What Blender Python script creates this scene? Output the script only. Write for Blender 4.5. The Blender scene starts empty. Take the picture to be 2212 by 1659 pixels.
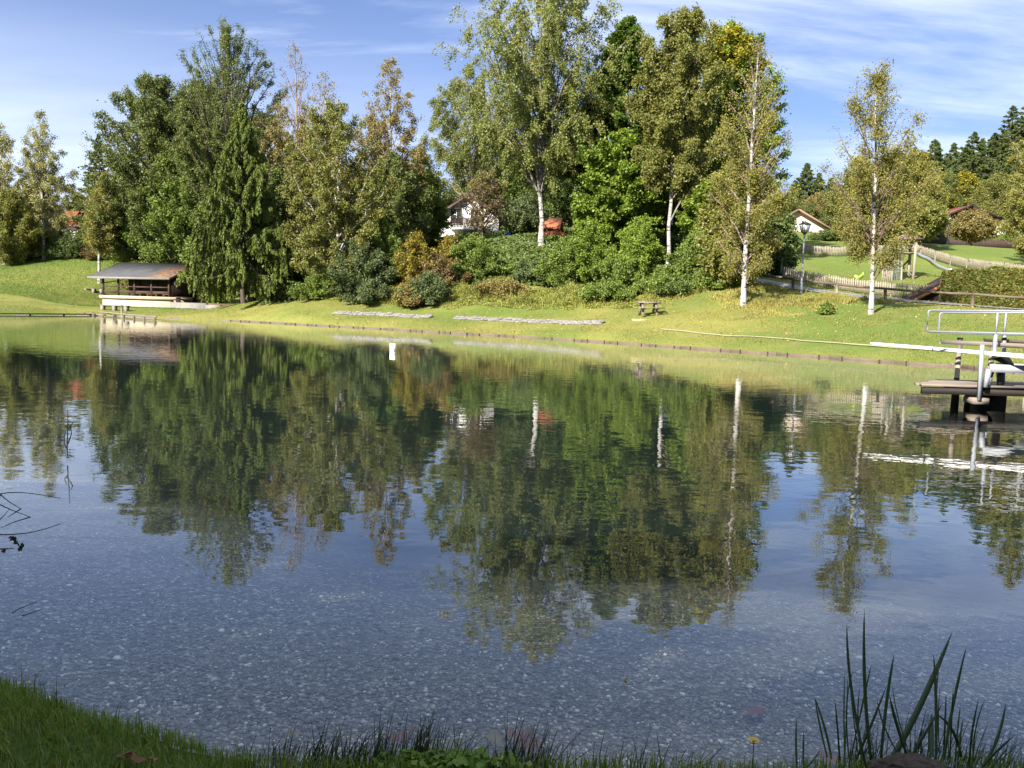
import bpy, math, random
import numpy as np
from mathutils import Matrix, Vector
R_ = math.radians
rng = np.random.default_rng(7)
random.seed(7)
scene = bpy.context.scene
COL = scene.collection

# ------------------------------------------------------------------ camera
F = 1790.0; CX = 1106.0; CY = 829.5         # photograph measured on a 2212 x 1659 grid
EYE = np.array([0.0, 0.0, 1.8])
PITCH, ROLL = R_(5.6), R_(1.6)
RM = np.array((Matrix.Rotation(R_(90) - PITCH, 3, 'X') @ Matrix.Rotation(ROLL, 3, 'Z')))
cam = bpy.data.cameras.new('camera'); camo = bpy.data.objects.new('camera', cam); COL.objects.link(camo)
camo.matrix_world = Matrix.Translation(EYE) @ Matrix([list(r) for r in RM]).to_4x4()
cam.sensor_fit = 'HORIZONTAL'; cam.sensor_width = 36.0; cam.lens = 36.0 * F / 2212.0
cam.clip_start = 0.05; cam.clip_end = 4000
scene.camera = camo

def at(px, py, d):
    v = RM @ np.array([(px - CX) / F, -(py - CY) / F, -1.0])
    return EYE + v * (d / v[1])
def hitz(px, py, z=0.0):
    v = RM @ np.array([(px - CX) / F, -(py - CY) / F, -1.0])
    return EYE + v * ((z - EYE[2]) / v[2])
def proj(P):
    q = RM.T @ (np.asarray(P, float) - EYE)
    return CX + F * q[0] / -q[2], CY - F * q[1] / -q[2]

# ------------------------------------------------------------------ mesh building
class MB:
    """collects geometry; build() links it as one mesh object"""
    def __init__(s): s.v = []; s.f = []; s.n = 0
    def add(s, v, faces):
        v = np.asarray(v, float).reshape(-1, 3)
        for f in faces:
            f = np.asarray(f, np.int64)
            if f.ndim == 1: f = f[None]
            s.f.append(f + s.n)
        s.v.append(v); s.n += len(v); return s
    def box(s, x0, x1, y0, y1, z0, z1):
        v = [(x0,y0,z0),(x1,y0,z0),(x1,y1,z0),(x0,y1,z0),(x0,y0,z1),(x1,y0,z1),(x1,y1,z1),(x0,y1,z1)]
        return s.add(v, [[[0,3,2,1],[4,5,6,7],[0,1,5,4],[1,2,6,5],[2,3,7,6],[3,0,4,7]]])
    def hexa(s, v8):
        return s.add(v8, [[[0,3,2,1],[4,5,6,7],[0,1,5,4],[1,2,6,5],[2,3,7,6],[3,0,4,7]]])
    def beam(s, p0, p1, w, h, up=(0,0,1)):
        p0 = np.array(p0, float); p1 = np.array(p1, float); t = p1 - p0; t /= np.linalg.norm(t)
        up = np.array(up, float); sd = np.cross(t, up)
        if np.linalg.norm(sd) < 1e-3: sd = np.cross(t, (0,1,0))
        sd /= np.linalg.norm(sd); u = np.cross(sd, t); a = sd * w / 2; b = u * h / 2
        return s.hexa([p0-a-b, p0+a-b, p1+a-b, p1-a-b, p0-a+b, p0+a+b, p1+a+b, p1-a+b])
    def tube(s, pts, rad, sides=8, caps=True):
        pts = np.asarray(pts, float); K = len(pts); rad = np.broadcast_to(np.asarray(rad, float), (K,))
        v, f = tubes(pts[None], rad[None], sides)
        s.add(v, [f])
        if caps:
            m = s.n - K * sides
            s.f.append((np.arange(sides)[::-1] + m)[None]); s.f.append((np.arange(sides) + m + (K - 1) * sides)[None])
        return s
    def lathe(s, prof, c=(0,0,0), sides=16):
        pr = np.asarray(prof, float); K = len(pr); a = np.linspace(0, 2*np.pi, sides, endpoint=False)
        v = np.stack([pr[:,0,None]*np.cos(a)+c[0], pr[:,0,None]*np.sin(a)+c[1], np.repeat(pr[:,1,None], sides, 1)+c[2]], -1).reshape(-1,3)
        i = np.arange(K-1)[:,None]*sides; j = np.arange(sides)[None]; k = (j+1) % sides
        f = np.stack([i+j, i+k, i+sides+k, i+sides+j], -1).reshape(-1,4)
        return s.add(v, [f])
    def build(s, name, m, parent=None, smooth=False, loc=None, rotz=0.0):
        V = np.concatenate(s.v) if s.v else np.zeros((0,3))
        me = bpy.data.meshes.new(name)
        me.vertices.add(len(V)); me.vertices.foreach_set('co', V.astype(np.float32).ravel())
        fl = [f for f in s.f if len(f)]
        tot = sum(f.size for f in fl); me.loops.add(tot)
        me.loops.foreach_set('vertex_index', np.concatenate([f.ravel() for f in fl]).astype(np.int32))
        sizes = np.concatenate([np.full(len(f), f.shape[1]) for f in fl])
        me.polygons.add(len(sizes))
        me.polygons.foreach_set('loop_start', np.concatenate([[0], np.cumsum(sizes)[:-1]]).astype(np.int32))
        if smooth: me.polygons.foreach_set('use_smooth', np.ones(len(sizes), bool))
        me.update(calc_edges=True)
        if m: me.materials.append(m)
        o = bpy.data.objects.new(name, me); COL.objects.link(o)
        if parent: o.parent = parent
        if loc is not None: o.location = [float(c) for c in loc]
        if rotz: o.rotation_euler = (0, 0, rotz)
        return o

def tubes(P, R, sides=5):
    """P (N,K,3) centre lines, R (N,K) radii -> verts, quad faces"""
    N, K, _ = P.shape
    T = np.gradient(P, axis=1); T /= np.linalg.norm(T, axis=2, keepdims=True) + 1e-9
    ref = np.where(np.abs(T[..., 2:3]) > 0.9, np.array([1., 0, 0]), np.array([0., 0, 1]))
    ref = np.broadcast_to(ref[:, :1], T.shape)
    A = np.cross(T, ref); A /= np.linalg.norm(A, axis=2, keepdims=True) + 1e-9
    B = np.cross(T, A)
    a = np.linspace(0, 2*np.pi, sides, endpoint=False)
    ring = A[:, :, None] * np.cos(a)[:, None] + B[:, :, None] * np.sin(a)[:, None]
    V = P[:, :, None] + ring * R[:, :, None, None]
    n = np.arange(N)[:, None, None] * K * sides; k = np.arange(K-1)[None, :, None] * sides; j = np.arange(sides)[None, None]
    j2 = (j + 1) % sides
    f = np.stack(np.broadcast_arrays(n+k+j, n+k+sides+j, n+k+sides+j2, n+k+j2), -1).reshape(-1, 4)
    return V.reshape(-1, 3), f

def tag(o, label, cat, group=None):
    o['label'] = label; o['category'] = cat
    if group: o['group'] = group
    return o
def thing(name, label, cat, loc=(0,0,0), rotz=0.0, group=None):
    o = bpy.data.objects.new(name, None); COL.objects.link(o)
    o.empty_display_size = 0.3
    o.location = [float(c) for c in loc]; o.rotation_euler = (0, 0, rotz)
    return tag(o, label, cat, group)
def struct(o): o['kind'] = 'structure'; return o
def stuff(o, label, cat, group=None): o['kind'] = 'stuff'; return tag(o, label, cat, group)
def copy_tree(root, loc, rotz, scale=1.0, label=None):
    r = root.copy(); COL.objects.link(r); r.location = [float(c) for c in loc]; r.rotation_euler = (0, 0, rotz); r.scale = (scale,)*3
    if label: r['label'] = label
    for ch in list(root.children):
        c = ch.copy(); COL.objects.link(c); c.parent = r
        for g in list(ch.children):
            e = g.copy(); COL.objects.link(e); e.parent = c
    return r

# ------------------------------------------------------------------ materials
class NT:
    def __init__(s, name):
        s.m = bpy.data.materials.new(name); s.m.use_nodes = True; s.t = s.m.node_tree; s.t.nodes.clear()
        s.out = s.n('ShaderNodeOutputMaterial')
    def n(s, t, **kw):
        nd = s.t.nodes.new(t)
        for k, v in kw.items(): setattr(nd, k, v)
        return nd
    def l(s, a, b): s.t.links.new(a, b)
    def noise(s, vec, scale, detail=4, rough=.55, dist=0.0):
        t = s.n('ShaderNodeTexNoise'); t.inputs['Scale'].default_value = scale; t.inputs['Detail'].default_value = detail
        t.inputs['Roughness'].default_value = rough; t.inputs['Distortion'].default_value = dist
        if vec is not None: s.l(vec, t.inputs['Vector'])
        return t.outputs['Fac']
    def ramp(s, fac, stops, interp='LINEAR'):
        r = s.n('ShaderNodeValToRGB'); r.color_ramp.interpolation = interp
        e = r.color_ramp.elements
        while len(e) < len(stops): e.new(0.5)
        for el, (p, c) in zip(e, stops):
            el.position = p; el.color = (*c, 1) if len(c) == 3 else c
        s.l(fac, r.inputs['Fac']); return r.outputs['Color']
    def mix(s, fac, a, b, blend='MIX'):
        x = s.n('ShaderNodeMix', data_type='RGBA', blend_type=blend)
        for sock, v in ((x.inputs[0], fac), (x.inputs[6], a), (x.inputs[7], b)):
            if hasattr(v, 'is_linked'): s.l(v, sock)
            else: sock.default_value = v if not isinstance(v, tuple) else ((*v, 1) if len(v) == 3 else v)
        return x.outputs[2]
    def math(s, op, a, b=0.0, c=0.0, clamp=False):
        x = s.n('ShaderNodeMath', operation=op, use_clamp=clamp)
        for sock, v in zip(x.inputs, (a, b, c)):
            if hasattr(v, 'is_linked'): s.l(v, sock)
            else: sock.default_value = v
        return x.outputs[0]
    def coord(s, which='Object', scale=None):
        c = s.n('ShaderNodeTexCoord').outputs[which]
        if scale is None: return c
        mp = s.n('ShaderNodeMapping'); mp.inputs['Scale'].default_value = scale; s.l(c, mp.inputs['Vector']); return mp.outputs['Vector']
    def bump(s, h, strength=.5, dist=.05):
        b = s.n('ShaderNodeBump'); b.inputs['Strength'].default_value = strength; b.inputs['Distance'].default_value = dist
        s.l(h, b.inputs['Height']); return b.outputs['Normal']
    def princ(s, col, rough=.8, spec=.3, metal=0.0, normal=None):
        p = s.n('ShaderNodeBsdfPrincipled')
        for sock, v in ((p.inputs['Base Color'], col), (p.inputs['Roughness'], rough)):
            if hasattr(v, 'is_linked'): s.l(v, sock)
            else: sock.default_value = (*v, 1) if isinstance(v, tuple) else v
        p.inputs['Specular IOR Level'].default_value = spec; p.inputs['Metallic'].default_value = metal
        if normal is not None: s.l(normal, p.inputs['Normal'])
        s.l(p.outputs[0], s.out.inputs['Surface']); return s.m

def mat_simple(name, c, var=.35, scale=6.0, rough=.8, spec=.3, metal=0.0, bump=.3, stretch=(1,1,1)):
    t = NT(name); v = t.coord('Object', stretch)
    f = t.noise(v, scale, 6, .65); f2 = t.noise(v, scale*.2, 3)
    a = tuple(x*(1-var) for x in c); b = tuple(min(1, x*(1+var)) for x in c)
    col = t.mix(f2, t.ramp(f, [(.25, a), (.75, b)]), t.ramp(f, [(.2, a), (.8, c)]))
    return t.princ(col, rough, spec, metal, t.bump(f, bump, .02))

def mat_wood(name, c, var=.45, scale=3.0, axis=2, rough=.85):
    st = [9, 9, 9]; st[axis] = .6
    return mat_simple(name, c, var, scale, rough, .2, 0, .4, tuple(st))

def mat_leaf(name, cols, transl=.3, clump=.45, dark=(.5,.5,.45), light=(1.25,1.2,1.1), nscale=.55, gloss=.02):
    t = NT(name)
    rnd = t.n('ShaderNodeNewGeometry').outputs['Random Per Island']
    base = t.ramp(rnd, [(i/max(1, len(cols)-1), c) for i, c in enumerate(cols)])
    ob = t.n('ShaderNodeObjectInfo')
    v = t.n('ShaderNodeVectorMath', operation='ADD'); t.l(t.coord('Object'), v.inputs[0]); t.l(ob.outputs['Location'], v.inputs[1])
    n = t.noise(v.outputs[0], nscale, 3, .6)
    tint = t.ramp(n, [(.3, dark), (.7, light)])
    col = t.mix(clump, base, t.mix(1.0, base, tint, 'MULTIPLY'))
    d = t.n('ShaderNodeBsdfDiffuse'); tr = t.n('ShaderNodeBsdfTranslucent'); g = t.n('ShaderNodeBsdfGlossy'); g.inputs['Roughness'].default_value = .5
    t.l(col, d.inputs['Color']); t.l(t.mix(1.0, col, (1.15, 1.2, .7), 'MULTIPLY'), tr.inputs['Color'])
    m1 = t.n('ShaderNodeMixShader'); m1.inputs[0].default_value = transl; t.l(d.outputs[0], m1.inputs[1]); t.l(tr.outputs[0], m1.inputs[2])
    m2 = t.n('ShaderNodeMixShader'); m2.inputs[0].default_value = gloss; t.l(m1.outputs[0], m2.inputs[1]); t.l(g.outputs[0], m2.inputs[2])
    t.l(m2.outputs[0], t.out.inputs['Surface'])
    return t.m

M = {}
# ------------------------------------------------------------------ lake outline and terrain
near_px = [(0,1500),(100,1540),(200,1580),(300,1605),(400,1632),(500,1658),(620,1672),(760,1676),(900,1664),(1050,1662),(1200,1674),(1450,1682),(1700,1688),(1880,1676),(1980,1668),(2080,1664),(2212,1672)]
far_px = [(2212,806),(2060,792),(1900,781),(1700,767),(1500,753),(1300,739),(1150,729),(1000,721),(850,712),(700,704),(500,693),(380,688),(180,681),(60,680),(-60,680)]
nearP = [hitz(x, y)[:2] for x, y in near_px]
farP = [hitz(x, y)[:2] for x, y in far_px]
right = [(3.4,2.4),(7,2.2),(14,4.0),(24,9),(30,16),(24,24.0)]
left = [(-46,58),(-52,50),(-44,36),(-28,21),(-13,11),(-6.4,6.2),(-3.6,4.3)]
LAKE = np.array([tuple(p) for p in nearP[:]] + right[1:] + [tuple(p) for p in farP] + left)

def sdist(P, poly=LAKE):
    """signed distance, positive outside the polygon; P (N,2)"""
    out = np.empty(len(P)); A = poly; B = np.roll(poly, -1, 0); AB = B - A
    for i in range(0, len(P), 20000):
        p = P[i:i+20000, None]; t = np.clip(((p - A) * AB).sum(-1) / ((AB**2).sum(-1) + 1e-12), 0, 1)
        d = np.sqrt(((p - (A + t[..., None] * AB))**2).sum(-1)).min(1)
        x, y = P[i:i+20000, 0][:, None], P[i:i+20000, 1][:, None]
        c = ((A[:,1] > y) != (B[:,1] > y)) & (x < (B[:,0]-A[:,0]) * (y-A[:,1]) / (B[:,1]-A[:,1]+1e-12) + A[:,0])
        out[i:i+20000] = np.where(c.sum(1) % 2 == 1, -d, d)
    return out

ctrl_px = [(0,600,78),(0,572,88),(110,560,88),(214,572,85),(214,545,92),(100,640,70),(180,657,70.5),(225,659.5,72.3),(300,663,71),(367,667,69.8),(420,669,71.5),(457,668,75),
 (525,656,64),(650,650,62),(620,668,58),(735,645,60),(800,655,59),(1000,657,56),(1200,665,53),(1400,686,45),(1390,650,53),
 (1607,663,45),(1560,605,53),(1690,621,50),(1800,637,48),(1950,649,46),(2100,660,44),(2212,668,42),(1882,680,40),(2000,700,36),
 (2212,722,33),(1800,720,37),(1500,702,42),(1693,606,54),(1850,630,52),(1922,640,50),(2027,651,48),(2150,664,45.5),(1910,608,60),(2028,606,58),
 (1717,547,75),(1808,554,73),(1979,549,74),(2066,576,68),(2212,598,60),(2047,532,98),(2212,537,95),(2093,530,86),(2000,528,95),
 (1100,520,80),(1165,515,70),(1000,512,86),(800,575,76),(600,612,84),(450,600,90),(150,520,120),(340,590,85),
 (1750,500,110),(2080,500,120),(1330,560,66),(1450,570,64),(1000,690,51.5),(1200,695,48.5),(850,684,54)]
ctrl = [tuple(at(*c)) for c in ctrl_px] + [(-120,130,9),(-60,150,13),(0,150,16),(60,150,17),(110,140,19),(-150,320,20),(0,320,26),(150,320,40),
 (-60,60,1.0),(-80,70,4),(-90,40,2),(40,30,1.5),(60,35,2),(60,60,5)]
ctrl += [(p[0], p[1], .13) for p in farP[::2]]
ctrl = np.array(ctrl)
SC = 50.0
def _U(r2): return np.where(r2 > 1e-12, .5 * r2 * np.log(r2 + 1e-12), 0)
_X = ctrl[:, :2] / SC; n_ = len(_X)
_K = _U(((_X[:, None] - _X[None])**2).sum(-1)) + 2e-4 * np.eye(n_)
_P = np.concatenate([np.ones((n_,1)), _X], 1)
_A = np.block([[_K, _P], [_P.T, np.zeros((3,3))]])
_w = np.linalg.solve(_A, np.concatenate([ctrl[:,2], np.zeros(3)]))
def tps(P):
    q = P / SC; out = np.empty(len(P))
    for i in range(0, len(P), 20000):
        c = q[i:i+20000]
        out[i:i+20000] = _U(((c[:, None] - _X[None])**2).sum(-1)) @ _w[:n_] + _w[n_] + c @ _w[n_+1:]
    return out
def sstep(a, b, x):
    t = np.clip((x - a) / (b - a), 0, 1); return t*t*(3-2*t)
def vnoise(P, s, seed=0):
    """smooth value noise, about -1..1"""
    q = P / s; i = np.floor(q).astype(int); f = q - i; f = f*f*(3-2*f)
    def h(a, b):
        v = np.sin((a*127.1 + b*311.7 + seed*74.7)) * 43758.5453; return 2*(v - np.floor(v)) - 1
    a, b = i[:,0], i[:,1]
    return (h(a,b)*(1-f[:,0])+h(a+1,b)*f[:,0])*(1-f[:,1]) + (h(a,b+1)*(1-f[:,0])+h(a+1,b+1)*f[:,0])*f[:,1]
HUTP = at(367, 666, 70)
def height(P):
    P = np.asarray(P, float).reshape(-1, 2); sd = sdist(P); y = P[:, 1]; x = P[:, 0]
    fw = sstep(17, 27, y)                                 # 1 on the far bank
    far = np.clip(tps(P), .06, 60) + .05*vnoise(P, 3.0) + .02*vnoise(P, .9, 3)
    hx, hy = x-HUTP[0], y-HUTP[1]; lx = hx*.9397-hy*.342; ly = hx*.342+hy*.9397      # the level pad of the hut
    ox = np.maximum(np.maximum(-8.6-lx, lx-5.5), 0); oy = np.maximum(np.maximum(-2.2-ly, ly-6.8), 0)
    far = far + (HUTP[2]-far)*(1-sstep(0, 3.2, np.hypot(ox, oy)))
    far = .05 + (far - .05) * sstep(0, 1.0, sd)
    near = .04 + (.03+.21*sstep(-.5,-1.6,x))*(1-np.exp(-sd/.35)) + .012*np.maximum(sd, 0) + .03*vnoise(P, .5, 2)*sstep(0,.3,sd)
    land = near*(1-fw) + far*fw
    s = -sd
    depth = .05 + .16*(1-np.exp(-s/.5)) + .05*np.minimum(s, 8) + 2.2*sstep(1.0, 14, s) + .02*vnoise(P, .6, 5)
    return np.where(sd > 0, land, -depth)
def gz(x, y): return float(height(np.array([[x, y]]))[0])
def on(px, d):
    """world point on the ground at photo column px and distance d"""
    X = (px - CX) / F * d
    for _ in range(6):
        z = gz(X, d); X += (px - proj((X, d, z))[0]) * d / F
    return np.array([X, d, gz(X, d)])

def axis(pts):
    out = []
    for a, b, st in pts: out += list(np.arange(a, b, st))
    return np.array(out + [pts[-1][1]])
gx = axis([(-420,-160,20),(-160,-60,4),(-60,-14,.9),(-14,-5,.3),(-5,6,.09),(6,14,.3),(14,60,.9),(60,160,4),(160,420,20)])
gy = axis([(-120,-20,8),(-20,-1,1),(-1,2,.3),(2,8,.09),(8,24,.6),(24,90,.6),(90,170,3),(170,700,25)])
GX, GY = np.meshgrid(gx, gy); PP = np.stack([GX.ravel(), GY.ravel()], -1)
ZZ = height(PP); nx, ny = len(gx), len(gy)
V3 = np.concatenate([PP, ZZ[:, None]], 1)
ii = (np.arange(ny-1)[:, None]*nx + np.arange(nx-1)[None]).ravel()
FQ = np.stack([ii, ii+1, ii+nx+1, ii+nx], -1)
cen = PP[FQ].mean(1); inside = sdist(cen) < -.0
wet = inside
def sheet(name, faces, m):
    u, inv = np.unique(faces, return_inverse=True)
    b = MB(); b.add(V3[u], [inv.reshape(faces.shape)]); return struct(b.build(name, m, smooth=True))

def mat_lawn():
    t = NT('lawn_grass'); v = t.coord('Object')
    big = t.noise(v, .09, 3, .6); mid = t.noise(v, .7, 5, .7); fine = t.noise(v, 9, 4, .8); vf = t.noise(v, 45, 3, .7)
    c1 = t.ramp(fine, [(.28,(.17,.165,.034)),(.5,(.26,.245,.06)),(.74,(.37,.335,.105))])
    c2 = t.ramp(fine, [(.28,(.085,.125,.02)),(.5,(.135,.185,.035)),(.75,(.2,.25,.055))])
    c3 = t.ramp(fine, [(.25,(.22,.17,.06)),(.75,(.37,.29,.13))])
    a = t.mix(t.ramp(big, [(.38,(0,0,0)),(.6,(1,1,1))]), c1, c2)
    sp = t.n('ShaderNodeSeparateXYZ'); t.l(v, sp.inputs[0])
    up = t.math('MULTIPLY', t.math('SUBTRACT', sp.outputs['Z'], 2.2), .5, clamp=True)     # longer, greener turf up the hill
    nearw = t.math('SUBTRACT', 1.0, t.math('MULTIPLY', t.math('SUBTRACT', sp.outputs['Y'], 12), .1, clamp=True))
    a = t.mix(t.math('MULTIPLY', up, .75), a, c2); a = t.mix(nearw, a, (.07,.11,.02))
    a = t.mix(t.ramp(mid, [(.55,(0,0,0)),(.72,(.75,.75,.75))]), a, c3)
    a = t.mix(t.ramp(vf, [(.3,(.5,.5,.5)),(.7,(0,0,0))]), a, t.mix(1.0, a, (.55,.6,.5), 'MULTIPLY'))
    h = t.math('ADD', fine, t.math('MULTIPLY', vf, .6))
    return t.princ(a, .9, .15, 0, t.bump(h, .9, .05))
def mat_bed():
    t = NT('gravel_bed'); v = t.coord('Object')
    vo = t.n('ShaderNodeTexVoronoi'); vo.inputs['Scale'].default_value = 26; t.l(v, vo.inputs['Vector'])
    sep = t.n('ShaderNodeSeparateColor'); t.l(vo.outputs['Color'], sep.inputs[0])
    peb = t.ramp(sep.outputs[0], [(0,(.17,.145,.11)),(.55,(.28,.24,.18)),(.85,(.38,.33,.26)),(1,(.60,.54,.44))])
    edge = t.ramp(vo.outputs['Distance'], [(.2,(1,1,1)),(.6,(.45,.45,.45))])
    g = t.mix(1.0, peb, edge, 'MULTIPLY')
    n = t.noise(v, .8, 4); g = t.mix(t.ramp(n, [(.4,(0,0,0)),(.75,(.55,.55,.55))]), g, (.21,.18,.13))
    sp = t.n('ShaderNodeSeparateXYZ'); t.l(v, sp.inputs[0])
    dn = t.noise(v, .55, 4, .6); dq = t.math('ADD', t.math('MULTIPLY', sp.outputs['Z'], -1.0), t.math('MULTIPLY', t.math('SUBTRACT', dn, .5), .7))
    mr = t.n('ShaderNodeMapRange', interpolation_type='SMOOTHERSTEP'); t.l(dq, mr.inputs['Value']); mr.inputs['From Min'].default_value = .10; mr.inputs['From Max'].default_value = 1.35; dp = mr.outputs[0]   # deep part: sediment tint, plus light lost in the water painted dark teal
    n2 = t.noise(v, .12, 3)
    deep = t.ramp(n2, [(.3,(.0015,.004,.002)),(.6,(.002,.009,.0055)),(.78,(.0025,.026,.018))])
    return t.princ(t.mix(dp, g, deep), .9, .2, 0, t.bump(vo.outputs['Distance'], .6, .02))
def mat_water():
    t = NT('lake_water'); v = t.coord('Object')
    calm = t.ramp(t.noise(v, .085, 2, .5), [(.36,(.25,.25,.25)),(.66,(1,1,1))])
    w1 = t.noise(t.coord('Object', (1.0,1.5,1)), 1.5, 2, .5); w2 = t.noise(t.coord('Object', (1,1.3,1)), 5.0, 2, .5)
    h = t.math('MULTIPLY', t.math('ADD', t.math('MULTIPLY', w1, .0055), t.math('MULTIPLY', w2, .0012)), calm)
    b = t.n('ShaderNodeBump'); b.inputs['Strength'].default_value = 1.0; b.inputs['Distance'].default_value = 1.0
    t.l(h, b.inputs['Height'])
    dt = t.n('ShaderNodeVectorMath', operation='DOT_PRODUCT'); t.l(b.outputs[0], dt.inputs[0]); t.l(t.n('ShaderNodeNewGeometry').outputs['Incoming'], dt.inputs[1])
    k = t.math('POWER', t.math('SUBTRACT', 1.0, t.math('ABSOLUTE', dt.outputs['Value']), clamp=True), 3.9)      # reflectance of water, the same from above and below
    frs = t.math('ADD', t.math('MULTIPLY', k,   .95), .05, clamp=True)
    tr = t.n('ShaderNodeBsdfTransparent'); tr.inputs['Color'].default_value = (.93,.98,.97,1)
    gl = t.n('ShaderNodeBsdfGlossy'); gl.inputs['Roughness'].default_value = 0.0; gl.inputs['Color'].default_value = (1,1,1,1); t.l(b.outputs[0], gl.inputs['Normal'])
    m = t.n('ShaderNodeMixShader'); t.l(frs, m.inputs[0]); t.l(tr.outputs[0], m.inputs[1]); t.l(gl.outputs[0], m.inputs[2])
    t.l(m.outputs[0], t.out.inputs['Surface']); return t.m
M['lawn'] = mat_lawn(); M['bed'] = mat_bed(); M['water'] = mat_water()
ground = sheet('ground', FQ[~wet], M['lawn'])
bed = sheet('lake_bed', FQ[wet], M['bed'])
# the water: one level sheet a little larger than the lake
wb = MB(); wx = np.linspace(-70, 45, 24); wy = np.linspace(-1, 72, 20); WX, WY = np.meshgrid(wx, wy)
wi = (np.arange(19)[:, None]*24 + np.arange(23)[None]).ravel()
wb.add(np.stack([WX.ravel(), WY.ravel(), np.zeros(WX.size)], -1), [np.stack([wi, wi+1, wi+25, wi+24], -1)])
water = struct(wb.build('water', M['water'], smooth=True))
# ------------------------------------------------------------------ vegetation generators
def nrm(a): return a / (np.linalg.norm(a, axis=-1, keepdims=True) + 1e-9)
def quads(c, a, b):
    """leaf-shaped quads, centre c, half axes a and b"""
    v = np.stack([c + a, c + b - a*.15, c - a, c - b - a*.15], 1).reshape(-1, 3)
    return v, np.arange(len(c)*4).reshape(-1, 4)
PROF = {
 'oval': [(0,.55),(.15,.85),(.35,1),(.6,.9),(.8,.62),(.93,.32),(1,.06)],
 'birch': [(0,.45),(.12,.85),(.3,1),(.5,.85),(.7,.6),(.85,.36),(1,.05)],
 'cone': [(0,1),(.1,1),(.3,.83),(.5,.62),(.7,.4),(.9,.14),(1,.02)],
 'maple': [(0,.7),(.15,1),(.35,.95),(.55,.72),(.75,.5),(.9,.3),(1,.06)],
 'egg': [(0,.7),(.2,1),(.4,1),(.6,.9),(.8,.7),(.92,.42),(1,.1)],
 'top': [(0,.25),(.25,.5),(.5,.85),(.7,1),(.85,.8),(.95,.45),(1,.1)],
 'wide': [(0,.6),(.2,.85),(.45,1),(.65,.98),(.8,.82),(.92,.5),(1,.12)],
 'loose': [(0,.5),(.12,.95),(.22,.7),(.34,1),(.45,.7),(.58,.85),(.68,.5),(.78,.6),(.9,.3),(1,.08)],
 'bush': [(0,.85),(.2,1),(.45,1),(.7,.8),(.88,.5),(1,.12)],
}
SP = dict(
 birch=dict(cb=.22,n=46,prof='birch',el=(35,66),curve=.10,m=9,sl=.30,hang=.75,leaves=15000,l=.10,w=.062,sig=.20,bare=.55,bt=.72,tr=.0098,wob=.02,up=0.1,twig=.010),
 weep=dict(cb=.20,n=54,prof='egg',el=(30,65),curve=.14,m=11,sl=.30,hang=1.1,leaves=34000,l=.115,w=.065,sig=.22,bare=.0,bt=.8,tr=.0098,wob=.05,up=.1,twig=.011),
 maple=dict(lv0=.7,cb=.10,n=66,prof='maple',el=(2,50),curve=.06,m=12,sl=.24,hang=-.05,leaves=32000,l=.14,w=.115,sig=.19,sigz=.17,bare=.0,bt=.8,tr=.015,wob=.015,up=1.1,twig=.011),
 broad=dict(airy=.6,lv0=.76,cb=.08,n=70,prof='oval',el=(15,62),curve=.08,m=12,sl=.24,hang=.1,leaves=38000,l=.12,w=.085,sig=.24,bare=.0,bt=.8,tr=.016,wob=.02,up=.5,twig=.011),
 feather=dict(cb=.15,n=84,prof='wide',el=(35,72),curve=.05,m=13,sl=.22,hang=-.25,leaves=40000,l=.11,w=.06,sig=.2,bare=.6,bt=.72,tr=.015,wob=.02,up=.2,twig=.010),
 spruce=dict(cb=.03,n=150,prof='cone',el=(-22,15),curve=-.10,m=9,sl=.20,hang=.35,leaves=26000,l=.17,w=.05,sig=.05,bare=0,bt=.9,tr=.014,wob=.0,up=.2,twig=.008,needle=1),
 curtain=dict(airy=.7,lv0=.7,cb=.05,n=150,prof='cone',el=(-26,25),curve=-.16,m=21,sl=.23,hang=2.2,leaves=70000,l=.15,w=.042,sig=.05,bare=0,bt=.9,tr=.014,wob=.0,up=.1,twig=.009,needle=1),
 shrub=dict(lv0=.42,cb=.02,n=44,prof='bush',el=(40,75),curve=.05,m=9,sl=.30,hang=.0,leaves=9000,l=.085,w=.06,sig=.16,bare=0,bt=.9,tr=.012,wob=.02,up=.5,twig=.008),
)
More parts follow.
